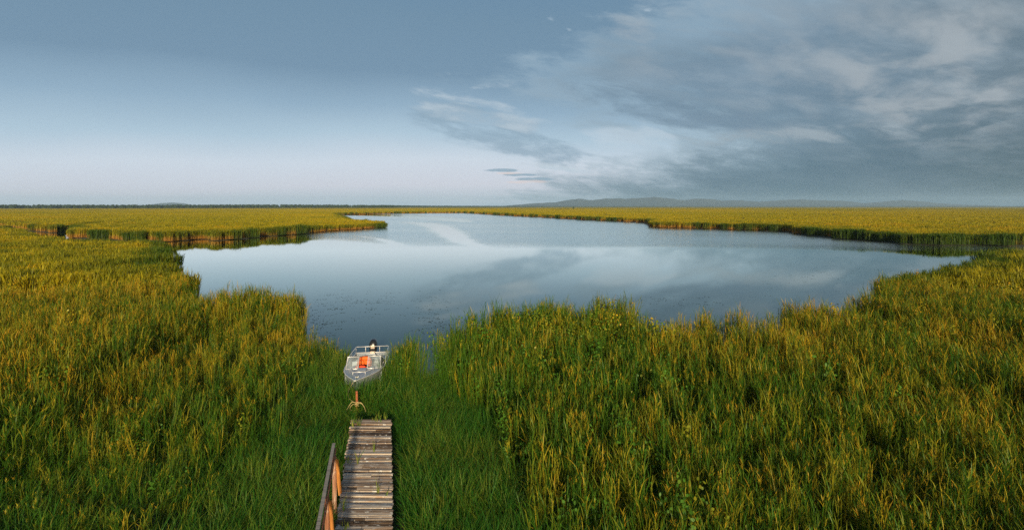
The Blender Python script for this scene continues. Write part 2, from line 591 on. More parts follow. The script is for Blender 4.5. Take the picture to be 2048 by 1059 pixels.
def reed_plant(stems, radius, leaves, lw, plume=0.15, lean=0.16):
    """clump of reeds 2 m high"""
    p = Plant()
    for _ in range(stems):
        r, a = radius * math.sqrt(random.random()), U(0, 6.28)
        bx, by = r * math.cos(a), r * math.sin(a)
        H = U(1.55, 2.05)
        rnd = U(0, 1) if random.random() < 0.75 else U(0.7, 1.2)
        la, lt = U(0, 6.28), U(0, lean)
        tip = lambda z: (bx + math.cos(la) * lt * z * z / 2, by + math.sin(la) * lt * z * z / 2, z)
        for q in range(2):                       # two crossed stem ribbons
            b = len(p.v)
            for z in (0, H * 0.5, H * 0.93):
                t = np.array(tip(z))
                o = np.array((math.cos(q * 1.57), math.sin(q * 1.57), 0)) * (0.010 - 0.003 * z / H)
                for sg in (-1, 1):
                    p.v.append(t + o * sg)
                    p.hf.append(z / 2.0 * 0.8)
                    p.rn.append(rnd)
            p.f += [(b, b + 1, b + 3, b + 2), (b + 2, b + 3, b + 5, b + 4)]
        az = U(0, 6.28)
        for k in range(leaves):
            z = H * (0.28 + 0.66 * k / (leaves - 1)) * U(0.96, 1.03)
            az += 2.6 + U(-0.5, 0.5)
            L = U(0.30, 0.54) * (1.0 if k < leaves - 2 else 0.75)
            el = U(0.75, 1.25) if k < leaves - 3 else U(1.0, 1.42)
            p.strip(tip(min(z, H * 0.93)), az, L * (0.9 + 0.2 * random.random()), lw * U(0.8, 1.2), el, U(0.2, 1.3), 4, 2.0, rnd + U(-0.2, 0.2), twist=U(-0.4, 0.4))
        if random.random() < plume:
            for k in range(7):
                p.strip(tip(H * (0.86 + 0.012 * k)), U(0, 6.28), U(0.12, 0.2), 0.02, U(0.9, 1.4), U(0.2, 0.9), 2, 2.0, 1.25)
    return p


def grass_plant(n, radius, Lr, w, bend=(0.3, 1.5), elev=(0.9, 1.5)):
    """tuft of grass about 1 m high"""
    p = Plant()
    for _ in range(n):
        r, a = radius * math.sqrt(random.random()), U(0, 6.28)
        p.strip((r * math.cos(a), r * math.sin(a), 0), U(0, 6.28), U(*Lr), w * U(0.7, 1.3), U(*elev), U(*bend), 5, 1.0, U(0, 1),
                prof=lambda u: 0.8 + 0.2 * u if u < 0.5 else 0.9 * (1 - u) / 0.5, twist=U(-0.5, 0.5))
    return p


def weed_plant(stems, radius, H, leaf):
    p = Plant()
    for _ in range(stems):
        r, a = radius * math.sqrt(random.random()), U(0, 6.28)
        b0 = Vector((r * math.cos(a), r * math.sin(a), 0))
        h = H * U(0.7, 1.05)
        rnd = U(0, 1)
        lx, ly = U(-0.15, 0.15), U(-0.15, 0.15)
        p.strip(b0, U(0, 6.28), h, 0.015, 1.5, 0.1, 3, H, rnd)
        for k in range(int(24 * h / 1.5)):
            z = h * U(0.25, 1.0)
            aa = U(0, 6.28)
            rr = U(0.03, 0.17)
            c = b0 + Vector((math.cos(aa) * rr + lx * z, math.sin(aa) * rr + ly * z, z))
            p.quadleaf(c, (math.cos(aa) * 0.8, math.sin(aa) * 0.8, U(0.3, 1.0)), leaf * U(0.7, 1.3), leaf * U(0.6, 0.9), rnd + U(-0.25, 0.25), H)
    return p


def far_patch(size, n, w, plume=0.1):
    """square patch of bushy reed heads 2 m high, for reeds far from the eye"""
    p = Plant()
    for _ in range(n):
        x, y = U(-size / 2, size / 2), U(-size / 2, size / 2)
        H = U(1.5, 2.1)
        rnd = U(0, 1)
        az = U(0, 6.28)
        p.strip((x, y, 0), az, H, w, 1.52, U(0.0, 0.45), 3, 2.0, rnd, prof=lambda u: 0.5 + 0.6 * u, twist=U(-0.3, 0.3))
        for k in range(2):
            p.strip((x, y, H * U(0.45, 0.8)), U(0, 6.28), U(0.45, 0.8), w * 1.3, U(0.7, 1.35), U(0.3, 1.3), 3, 2.0, rnd + U(-0.2, 0.2))
    return p


def source_collection(name, plants, mat):
    col = bpy.data.collections.new(name)          # not linked to the scene: only the scattering reads it
    for i, p in enumerate(plants):
        me = p.mesh(name, mat)
        o = bpy.data.objects.new("%s_%02d" % (name, i), me)
        col.objects.link(o)
    return col, len(plants)


def scatter(name, src, pts, height, tint, rz, mat, tilt=0.08, wide=None, ref=2.0):
    """one object of uncountable plants: points with attributes, instanced by geometry nodes"""
    col, nvar = src
    n = len(pts)
    me = bpy.data.meshes.new(name)
    me.vertices.add(n)
    me.vertices.foreach_set("co", np.asarray(pts, np.float32).ravel())
    me.materials.append(mat)
    s = np.asarray(height) / ref
    wx = s ** 0.6 if wide is None else wide
    scl = np.stack([wx, wx, s], 1)
    rot = np.stack([RNG.normal(0, tilt, n), RNG.normal(0, tilt, n), rz], 1)
    a = me.attributes.new("scl", 'FLOAT_VECTOR', 'POINT')
    a.data.foreach_set("vector", scl.astype(np.float32).ravel())
    a = me.attributes.new("rot", 'FLOAT_VECTOR', 'POINT')
    a.data.foreach_set("vector", rot.astype(np.float32).ravel())
    a = me.attributes.new("vid", 'INT', 'POINT')
    a.data.foreach_set("value", RNG.integers(0, nvar, n).astype(np.int32))
    a = me.attributes.new("tint", 'FLOAT', 'POINT')
    a.data.foreach_set("value", np.asarray(tint, np.float32))
    o = bpy.data.objects.new(name, me)
    C.objects.link(o)
    g = bpy.data.node_groups.new(name, 'GeometryNodeTree')
    g.interface.new_socket("Geometry", in_out='INPUT', socket_type='NodeSocketGeometry')
    g.interface.new_socket("Geometry", in_out='OUTPUT', socket_type='NodeSocketGeometry')
    N, L = g.nodes, g.links
    gi, go = N.new('NodeGroupInput'), N.new('NodeGroupOutput')
    ci = N.new('GeometryNodeCollectionInfo')
    ci.inputs['Collection'].default_value = col
    ci.inputs['Separate Children'].default_value = True
    ci.inputs['Reset Children'].default_value = True
    ip = N.new('GeometryNodeInstanceOnPoints')
    ip.inputs['Pick Instance'].default_value = True

    def na(nm, ty):
        q = N.new('GeometryNodeInputNamedAttribute')
        q.data_type = ty
        q.inputs[0].default_value = nm
        return next(s_ for s_ in q.outputs if s_.enabled and s_.name == 'Attribute')
    L.new(gi.outputs[0], ip.inputs['Points'])
    L.new(ci.outputs[0], ip.inputs['Instance'])
    L.new(na("vid", 'INT'), ip.inputs['Instance Index'])
    L.new(na("rot", 'FLOAT_VECTOR'), ip.inputs['Rotation'])
    L.new(na("scl", 'FLOAT_VECTOR'), ip.inputs['Scale'])
    L.new(ip.outputs[0], go.inputs[0])
    md = o.modifiers.new("scatter", 'NODES')
    md.node_group = g
    return o


# ------------------------------------------------------------------ ground, water, hills
def ground_z(x, y, sd=None):
    sd = sdist(x, y) if sd is None else sd
    d = np.hypot(x, y)
    return np.clip(sd * 0.35, -0.7, 0.16) + 0.06 * (vnoise(x, y, 2.5, 3) - 0.5) * sstep(sd, 0.5, 2)


def make_ground():
    na, rad = 420, np.concatenate([[0.0], np.geomspace(2.0, 8100, 260)])
    ang = np.linspace(0, 2 * np.pi, na, endpoint=False)
    Rr, A = np.meshgrid(rad[1:], ang, indexing='ij')
    x, y = (Rr * np.sin(A)).ravel(), (Rr * np.cos(A)).ravel()
    z = ground_z(x, y)
    v = np.concatenate([[[0, 0, 0.1]], np.stack([x, y, z], 1)])
    nr = len(rad) - 1
    i, j = np.meshgrid(np.arange(nr - 1), np.arange(na), indexing='ij')
    j2 = (j + 1) % na
    q = np.stack([1 + i * na + j, 1 + (i + 1) * na + j, 1 + (i + 1) * na + j2, 1 + i * na + j2], -1).reshape(-1, 4)[:, ::-1]
    m, t, out = material("marsh_soil")
    pos = t.new('ShaderNodeNewGeometry').outputs['Position']
    n = t.noise(pos, 0.9, 6.0, 0.65)
    col = t.ramp(n, [(0.3, (0.012, 0.014, 0.006)), (0.55, (0.030, 0.030, 0.010)), (0.75, (0.07, 0.048, 0.02))])
    principled(t, out, col, 0.9)
    me = mesh_np("marsh_ground", v, q, m, smooth=True)
    # centre fan
    o = bpy.data.objects.new("marsh_ground", me)
    C.objects.link(o)
    tag(o, "dark wet soil under the reeds around the lake", "ground", kind="structure")


def make_water():
    # the lake surface; 'calm' marks the wind-free slicks
    xs = np.concatenate([np.arange(-330, -60, 4.0), np.arange(-60, 40, 1.2), np.arange(40, 240, 4.0)])
    ys = np.concatenate([np.arange(18, 60, 1.5), np.arange(60, 200, 2.0), np.arange(200, 640, 6.0)])
    X, Yy = np.meshgrid(xs, ys, indexing='ij')
    x, y = X.ravel(), Yy.ravel()
    slicks = [([(715, 428.6), (790, 430.5), (850, 434), (900, 438), (930, 443)], [20, 22, 14, 9, 3]),
              ([(812, 443.5), (850, 446), (880, 453), (900, 466), (925, 482), (965, 493), (1030, 504)], [3, 6, 4.5, 4.2, 2.8, 1.8, 0.8]),
              ([(712, 471), (755, 476), (790, 486), (815, 500)], [0.7, 1.2, 1.5, 1.5])]
    calm = np.zeros(len(x))
    for pl, wid in slicks:
        line = np.array([P(*q) for q in pl])
        for k in range(len(line) - 1):
            a, b = line[k], line[k + 1]
            e = b - a
            tt = np.clip(((x - a[0]) * e[0] + (y - a[1]) * e[1]) / (e @ e), 0, 1)
            dd = np.hypot(x - a[0] - tt * e[0], y - a[1] - tt * e[1]) * (0.7 + 0.6 * vnoise(x, y, 7, 7))
            ww = wid[k] * (1 - tt) + wid[k + 1] * tt
            calm = np.maximum(calm, 1 - sstep(dd / ww, 0.5, 1.5))
    # wind dies down towards the near and left banks
    ncalm = 1 - sstep(y + 10 * (vnoise(x, y, 30, 5) - 0.5) + 0.12 * np.abs(x + 20), 86, 106)
    lee = 1 - sstep(y + 0.9 * (x + 42), 105, 125)
    calm = np.clip(np.maximum(np.maximum(calm, ncalm), lee), 0, 1)
    nx, ny = len(xs), len(ys)
    i, j = np.meshgrid(np.arange(nx - 1), np.arange(ny - 1), indexing='ij')
    q = np.stack([i * ny + j, (i + 1) * ny + j, (i + 1) * ny + j + 1, i * ny + j + 1], -1).reshape(-1, 4)
    m, t, out = material("lake_water")
    pos = t.new('ShaderNodeNewGeometry').outputs['Position']
    cal = t.attr('calm').outputs['Fac']
    px, py, pz = t.xyz(pos)
    rip = t.noise(t.vec(px, t.m('MULTIPLY', py, 1.0), 0), 2.6, 3.0, 0.6)
    rip2 = t.noise(t.vec(t.m('MULTIPLY', px, 0.25), t.m('MULTIPLY', py, 0.6), 3), 1.0, 3.0, 0.55)
    h = t.m('ADD', rip, t.m('MULTIPLY', rip2, 0.8))
    gust = t.smooth(t.noise(t.vec(t.m('MULTIPLY', px, 0.02), t.m('MULTIPLY', py, 0.03), 0), 1.0, 3.0), 0.3, 0.7, 0.7, 1.0)
    wind = t.m('MULTIPLY', t.m('SUBTRACT', 1.0, cal), gust)
    b = t.new('ShaderNodeBump')
    b.inputs['Distance'].default_value = 0.12
    t.put(b.inputs['Strength'], t.m('MULTIPLY_ADD', wind, 0.6, 0.008))
    t.put(b.inputs['Height'], h)
    df = t.new('ShaderNodeBsdfDiffuse')
    df.inputs[0].default_value = (0.014, 0.036, 0.036, 1)
    gl = t.new('ShaderNodeBsdfGlossy')
    gl.inputs[0].default_value = (0.95, 0.985, 0.94, 1)
    t.put(gl.inputs['Roughness'], t.m('MULTIPLY_ADD', wind, 0.18, 0.02))
    t.l.new(b.outputs[0], gl.inputs['Normal'])
    fr = t.new('ShaderNodeFresnel')
    fr.inputs[0].default_value = 1.333
    mx = t.new('ShaderNodeMixShader')
    t.put(mx.inputs[0], t.m('MULTIPLY_ADD', fr.outputs[0], 1.85, -0.10, clamp=True))
    t.l.new(df.outputs[0], mx.inputs[1])
    t.l.new(gl.outputs[0], mx.inputs[2])
    t.l.new(mx.outputs[0], out.inputs[0])
    me = mesh_np("lake_water", np.stack([x, y, np.zeros(len(x))], 1), q, m, {"calm": calm}, smooth=True)
    # faces point up
    o = bpy.data.objects.new("lake_water", me)
    C.objects.link(o)
    tag(o, "still lake water mirroring the evening sky between the reed beds", "lake", kind="structure")


def make_plain():
    """reed canopy far out, where single plants no longer show"""
    na, rad = 520, np.geomspace(150, 8100, 170)
    ang = np.linspace(R(-62), R(62), na)
    Rr, A = np.meshgrid(rad, ang, indexing='ij')
    x, y = (Rr * np.sin(A)).ravel(), (Rr * np.cos(A)).ravel()
    sd = sdist(x, y)
    z = 1.25 + 0.5 * (vnoise(x, y, 9, 21) - 0.5)
    z = np.where(Rr.ravel() > 700, z + 0.4 * sstep(Rr.ravel(), 700, 1000), z)
    nr = len(rad)
    i, j = np.meshgrid(np.arange(nr - 1), np.arange(na - 1), indexing='ij')
    q = np.stack([i * na + j, i * na + j + 1, (i + 1) * na + j + 1, (i + 1) * na + j], -1).reshape(-1, 4)
    q = q[(sd[q].min(1) > 3.0)][:, ::-1]
    m, t, out = material("reed_canopy")
    pos = t.new('ShaderNodeNewGeometry').outputs['Position']
    n = t.noise(pos, 0.02, 5.0, 0.6)
    n2 = t.noise(pos, 0.5, 4.0, 0.7)
    col = t.mix(t.smooth(n, 0.35, 0.65), (0.27, 0.22, 0.008), (0.35, 0.27, 0.009))
    col = t.mix(t.smooth(n2, 0.45, 0.75, 0, 0.35), col, (0.14, 0.15, 0.012))
    b = t.new('ShaderNodeBump')
    b.inputs['Distance'].default_value = 1.0
    b.inputs['Strength'].default_value = 1.0
    t.put(b.inputs['Height'], t.noise(pos, 1.1, 4.0, 0.7))
    p = principled(t, out, col, 0.9)
    p.inputs['Specular IOR Level'].default_value = 0.1
    t.l.new(b.outputs[0], p.inputs['Normal'])
    me = mesh_np("reed_plain", np.stack([x, y, z], 1), q, m, smooth=True)
    o = bpy.data.objects.new("reed_plain", me)
    C.objects.link(o)
    tag(o, "golden reed plain stretching flat to the horizon", "reeds", kind="stuff")


def ridge(name, pts, dist, depth, label, seed):
    """a range of hills: crest traced as (px, py), carried out to its own distance with a real body behind and in front"""
    fine = []
    for k in range(len(pts) - 1):
        for u in np.linspace(0, 1, 9)[:-1]:
            fine.append((pts[k][0] * (1 - u) + pts[k + 1][0] * u, pts[k][1] * (1 - u) + pts[k + 1][1] * u))
    fine.append(pts[-1])
    vs, rows = [], 9
    for (px, py) in fine:
        x0, h = (px - 1024) / F * dist, (412.5 - py) / F * dist + EYE
        for r in range(rows):
            u = r / (rows - 1) * 2 - 1
            prof = max(0.0, math.cos(u * math.pi / 2)) ** 1.3
            jit = float(vnoise(np.array([x0 + 300 * u]), np.array([u * 900.0 + seed * 50]), 260, seed)[0]) - 0.5
            z = max(0, h * prof * (1 + 0.5 * jit * (abs(u) > 0.1)) + h * 0.14 * (float(vnoise(np.array([x0]), np.array([0.0]), 45, seed)[0]) - 0.5) * (r == rows // 2))
            vs.append((x0 * (1 + u * depth / dist), dist + u * depth, z - 1.0 + (0.0 if 0 < r < rows - 1 else -2)))
    n = len(fine)
    fs = [(a * rows + b, a * rows + b + 1, (a + 1) * rows + b + 1, (a + 1) * rows + b) for a in range(n - 1) for b in range(rows - 1)]
    m, t, out = material(name)
    pos = t.new('ShaderNodeNewGeometry').outputs['Position']
    col = t.mix(t.noise(pos, 0.006, 4.0), (0.03, 0.052, 0.062), (0.045, 0.07, 0.08))  # bluish base carries some of the distance haze in the forest colour
    principled(t, out, col, 1.0)
    me = mesh_np(name, vs, fs, m, smooth=True)
    o = bpy.data.objects.new(name, me)
    C.objects.link(o)
    tag(o, label, "hills", kind="structure")


make_ground()
make_water()
make_plain()
ridge("hills", [(1000, 412), (1060, 407), (1110, 404), (1135, 400), (1155, 397), (1185, 400), (1215, 396), (1250, 397), (1290, 395), (1310, 393), (1345, 397), (1365, 400),
                (1395, 397), (1420, 398), (1445, 401), (1480, 400), (1520, 403), (1560, 400), (1600, 399), (1650, 400), (1690, 402), (1730, 406), (1765, 403), (1800, 400), (1835, 402),
                (1880, 406), (1930, 409), (2000, 411)], 6600, 800, "long blue wooded hill range on the horizon below the cloud bank", 4)
ridge("hills", [(285, 413), (305, 408), (325, 405.5), (345, 405), (362, 406), (380, 409), (405, 413)], 7000, 600, "single faint blue hill above the treeline in the clear left sky", 9)

# ------------------------------------------------------------------ reeds and grass
SRC_REED = source_collection("reed", [reed_plant(6, 0.20, 9, 0.019) for _ in range(8)], M_REED)
SRC_GRASS = source_collection("grass", [grass_plant(38, 0.2, (0.6, 1.25), 0.015) for _ in range(6)], M_GRASS)
SRC_WEED = source_collection("weed", [weed_plant(6, 0.3, 1.6, 0.08) for _ in range(4)], M_WEED)
SRC_MID = source_collection("mid_reed", [far_patch(1.7, 70, 0.06) for _ in range(6)], M_FAR)
SRC_FAR = source_collection("far_reed", [far_patch(9.0, 420, 0.17) for _ in range(5)], M_FAR)
SRC_DRY = source_collection("straw", [grass_plant(30, 0.22, (0.4, 0.8), 0.016, (0.8, 2.4), (0.3, 1.2)) for _ in range(3)], M_DRY)


def jgrid(x0, x1, y0, y1, step):
    gx, gy = np.meshgrid(np.arange(x0, x1, step), np.arange(y0, y1, step), indexing='ij')
    n = gx.size
    return gx.ravel() + RNG.uniform(-.5, .5, n) * step, gy.ravel() + RNG.uniform(-.5, .5, n) * step


def boat_local(x, y):
    """boat frame: u across, v from stern (0) to bow (4.55)"""
    c, s = math.cos(BOAT_R), math.sin(BOAT_R)
    dx, dy = x - BOAT[0], y - BOAT[1]
    return dx * c + dy * s, -dx * s + dy * c


BOAT, BOAT_R = (-6.15, 21.85, 0.10), R(188.2)


def near_height(x, y, sd):
    """height of the reeds, and how far a spot belongs to the low grass round the walkway"""
    t = x - deck_cx(y)
    wob = 1.2 * (vnoise(x, y, 3.0, 31) - 0.5)
    edge_r = 3.6 - 1.2 * sstep(y, 15.5, 19.5)
    g_r = 1 - sstep(t + 0.5 * wob - edge_r, -0.4, 0.5)
    g_l = sstep(t + wob, -4.2, -1.6)
    g = g_r * g_l * (1 - sstep(y, 20.5, 22))
    rb = np.exp(-(((x + 4.2) / 0.75) ** 2 + ((y - 20.2) / 1.7) ** 2))       # reeds close on the boat's side
    g = g * (1 - np.clip(1.6 * rb, 0, 1))
    low_l = sstep(t + wob, -10.5, -8.0) * (1 - sstep(t, 1, 3)) * (1 - sstep(y + 0.5 * wob, 26.2, 27.4))
    h = 1.90 + 0.8 * (vnoise(x, y, 4.5, 41) - 0.5) + 1.1 * (vnoise(x, y, 1.3, 43) - 0.5) + RNG.normal(0, 0.19, len(x))
    h = h * (1 - 0.25 * sstep(-y, -16, -8) )
    h = h - low_l * 0.75 * (1 - np.exp(-(((x + 4.2) / 0.9) ** 2 + ((y - 20.4) / 1.9) ** 2)))
    return h, g


def make_near():
    x, y = jgrid(-62, 62, 3.5, 46, 0.30)
    keep = (np.abs(x) < y * 1.17 + 3)
    x, y = x[keep], y[keep]
    d = np.hypot(x, y)
    sd = sdist(x, y)
    h, g = near_height(x, y, sd)
    t = x - deck_cx(y)
    on_deck = (np.abs(t) < 0.70) & (y < DECK_END + 0.1)
    u, v = boat_local(x, y)
    in_boat = (np.abs(u) < 0.92) & (v > -1.2) & (v < 4.65)
    
    front = (np.abs(x + 5.4) < 1.6) & (y > 14.5) & (y < 18.2)
    scal = 1.3 * sstep(vnoise(x, y, 2.6, 93, 2), 0.45, 0.75) * (np.hypot(x + 5.5, y - 20) > 4)
    ok = (sd - scal > -0.05) & ~on_deck & ~in_boat
    gold_l = sstep(-x, 2, 16) * sstep(y, 7, 20)
    gold_r = sstep(x, -4, 10) * (0.35 + 0.65 * sstep(y, 9, 22))
    patch = vnoise(x, y, 4.0, 51)
    patch2 = vnoise(x, y, 0.9, 53)
    tint = -0.06 + 0.27 * np.maximum(gold_l, gold_r) + 0.8 * (patch - 0.5) + 0.9 * (patch2 - 0.5)
    tint = tint + 0.20 * sstep(y, 22, 40)
    z = ground_z(x, y, sd)
    # reeds
    m = ok & (RNG.random(len(x)) > g * 1.1) & ~front & (d < 44)
    m &= ~((patch2 < 0.30) & (sd > 1.5))
    pts = np.stack([x, y, z], 1)
    o = scatter("reeds", SRC_REED, pts[m], np.clip(h[m], 0.5, 2.7), tint[m], RNG.uniform(0, 6.28, m.sum()), M_REED, 0.10)
    tag(o, "tall green and golden reeds filling the near banks on both sides of the walkway", "reeds", kind="stuff")
    # weeds with round leaves on the right-hand promontory, a few elsewhere
    wd = np.exp(-(((x - 1.0) / 4.5) ** 2 + ((y - 22.5) / 4.0) ** 2)) + 0.25 * np.exp(-(((x - 1.5) / 3.0) ** 2 + ((y - 15) / 5) ** 2)) + 0.04 + 0.2 * np.exp(-(((x + 9.5) / 1.5) ** 2 + ((y - 19.5) / 1.5) ** 2))
    m = ok & (RNG.random(len(x)) < wd * 0.75) & ~front & (g < 0.5) & (sd > 0.3)
    hw = np.clip(h[m] * RNG.uniform(0.7, 1.0, m.sum()), 0.5, 2.3)
    o = scatter("weeds", SRC_WEED, pts[m], hw, np.clip(tint[m] * 0.7 + 0.50 * sstep(y[m], 17, 23), 0, 1.0), RNG.uniform(0, 6.28, m.sum()), M_WEED, 0.1, ref=1.6)
    tag(o, "round leaved yellowing weeds tangled among the reeds of the near banks", "weeds", kind="stuff")
    # low lush grass
    x, y = jgrid(-16, 6, 3.5, 23, 0.19)
    sd = sdist(x, y)
    h, g = near_height(x, y, sd)
    t = x - deck_cx(y)
    on_deck = (t > -0.66) & (t < 0.92) & (y < DECK_END - 0.05)  # cleared wider on the right: dark soil stands in for deck-edge shade
    u, v = boat_local(x, y)
    in_boat = (np.abs(u) < np.clip((4.75 - v) * 0.5, 0.1, 0.80)) & (v > -1.0) & (v < 4.5)
    front = (np.abs(x + 5.2) < 1.6) & (y > 14.3) & (y < 16.9)
    bare = np.exp(-(((x - 0.35) / 0.7) ** 2 + ((y - 11.3) / 1.2) ** 2)) + np.exp(-(((x + 1.6) / 0.5) ** 2 + ((y - 10.9) / 0.9) ** 2)) + np.exp(-(((x + 8.0) / 0.9) ** 2 + ((y - 16.8) / 1.0) ** 2))
    m = (sd > 0.1) & ~on_deck & ~in_boat & (RNG.random(len(x)) < np.clip(g * 1.3, 0.15, 1) * (1 - 0.75 * np.clip(bare, 0, 1)))
    hh = (0.80 + 0.5 * (vnoise(x, y, 1.6, 61) - 0.5)) * np.where(front, 0.62, 1.0)
    hh = np.where((np.abs(t) < 1.2) & (y < DECK_END + 0.6), hh * 0.75, hh)
    hh = hh * (1 + 0.45 * np.exp(-(((x + 5.3) / 0.9) ** 2 + ((y - 17.1) / 0.5) ** 2)))
    hh = hh * np.where((sd < 2.0) & (x > -5.4) & (x < -3.7) & (y > 18.5), 1.75, 1.0)
    tint = 0.10 + 0.5 * (vnoise(x, y, 1.1, 63) - 0.5) + 0.25 * (RNG.random(len(x)) > 0.93) + 0.25 * sstep(y, 17, 21)
    z = ground_z(x, y, sd)
    o = scatter("grass", SRC_GRASS, np.stack([x, y, z], 1)[m], np.clip(hh[m], 0.3, 1.6), tint[m], RNG.uniform(0, 6.28, m.sum()), M_GRASS, 0.14, ref=1.0, wide=np.full(m.sum(), 0.95))
    tag(o, "low lush dark green grass around the walkway and the boat", "grass", kind="stuff")
    m = (sd > 0.3) & ~on_deck & ~in_boat & (RNG.random(len(x)) < 0.55 * np.clip(bare, 0, 1) + 0.012)
    o = scatter("dry_straw", SRC_DRY, np.stack([x, y, z], 1)[m], RNG.uniform(0.35, 0.7, m.sum()), RNG.uniform(0, 0.6, m.sum()), RNG.uniform(0, 6.28, m.sum()), M_DRY, 0.3, ref=0.8)
    tag(o, "flattened brown dry straw patches between the green grass", "straw", kind="stuff")


def make_mid():
    x, y = jgrid(-235, 235, 36, 190, 0.95)
    d = np.hypot(x, y)
    keep = (np.abs(x) < y * 1.15 + 4) & (d > 42 + RNG.normal(0, 1.5, len(x))) & (d < 190)
    x, y, d = x[keep], y[keep], d[keep]
    sd = sdist(x, y)
    m = sd - 2.2 * sstep(vnoise(x, y, 3.2, 91, 2), 0.45, 0.75) > 0.35
    x, y, d, sd = x[m], y[m], d[m], sd[m]
    # thin out inland with distance, keep the banks dense
    m = (sd < 6) | (RNG.random(len(x)) < np.clip(1.35 - d / 190, 0.35, 1))
    x, y, d, sd = x[m], y[m], d[m], sd[m]
    # banks farther than that
    bx, by = [], []
    for k in range(len(LAKE)):
        a, b = LAKE[k], LAKE[(k + 1) % len(LAKE)]
        if min(a[1], b[1]) > 120:
            L = np.linalg.norm(b - a)
            n = int(L * 3.0)
            if n:
                uu = RNG.random(n)[:, None]
                q = a + (b - a) * uu + RNG.uniform(-5, 5, (n, 2))
                bx.append(q[:, 0])
                by.append(q[:, 1])
    bx, by = np.concatenate(bx), np.concatenate(by)
    s2 = sdist(bx, by)
    far = (np.hypot(bx, by) > 185) & (s2 - 3.0 * sstep(vnoise(bx, by, 6, 91, 2), 0.45, 0.75) > 0.4) & (np.abs(bx) < by * 1.15)
    x, y, sd = np.concatenate([x, bx[far]]), np.concatenate([y, by[far]]), np.concatenate([sd, s2[far]])
    d = np.hypot(x, y)
    h = 2.1 + 0.6 * (vnoise(x, y, 7, 71) - 0.5) + 0.9 * (vnoise(x, y, 2.2, 73) - 0.5)
    tint = 0.47 + 0.5 * (vnoise(x, y, 14, 75) - 0.5) + 0.9 * (vnoise(x, y, 2.5, 77) - 0.5)
    bank = 1 - sstep(sd, 1.0, 4.0)
    tint = tint - 0.08 * bank + 0.14 * (1 - bank) - 0.36 * bank * sstep(vnoise(x, y, 11, 79), 0.44, 0.54) + 0.08 * sstep(d, 60, 200) - 0.55 * bank * sstep(x, 60, 69) * (1 - sstep(y, 118, 128)) * sstep(vnoise(x, y, 6, 95), 0.30, 0.40)  # last term puts the right bank's shade into the tint as darker green
    h = np.where(np.hypot(x + 50, y - 168) < 26, h * 0.8, h)
    z = ground_z(x, y, sd)
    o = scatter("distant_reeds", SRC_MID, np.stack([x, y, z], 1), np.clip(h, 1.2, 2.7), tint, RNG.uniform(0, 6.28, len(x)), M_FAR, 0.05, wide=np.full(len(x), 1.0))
    tag(o, "golden green reed walls lining the far banks of the lake", "reeds", kind="stuff")


def make_far():
    pts = []
    r = 180.0
    while r < 1500:
        step = 6.6 * max(1.0, r / 700)
        n = int(2 * R(52) * r / step)
        a = np.linspace(R(-52), R(52), n) + RNG.uniform(-.5, .5, n) * (2 * R(52) / n)
        rr = r + RNG.uniform(-.5, .5, n) * step
        pts.append(np.stack([rr * np.sin(a), rr * np.cos(a)], 1))
        r += step
    q = np.concatenate(pts)
    x, y = q[:, 0], q[:, 1]
    sd = sdist(x, y)
    m = sd > 5.5
    x, y, sd = x[m], y[m], sd[m]
    d = np.hypot(x, y)
    h = 2.0 + 0.25 * (vnoise(x, y, 20, 81) - 0.5)
    tint = 0.72 + 0.40 * (vnoise(x, y, 60, 85) - 0.5) + 0.25 * (vnoise(x, y, 11, 87) - 0.5)
    z = np.full(len(x), 0.1)
    o = scatter("far_reeds", SRC_FAR, np.stack([x, y, z], 1), h, tint, RNG.uniform(0, 6.28, len(x)), M_FAR, 0.01, wide=np.clip(d / 700, 1.0, 2.2))
    tag(o, "open golden reed bed beyond the lake reaching towards the horizon", "reeds", kind="stuff")


make_near()
make_mid()
make_far()
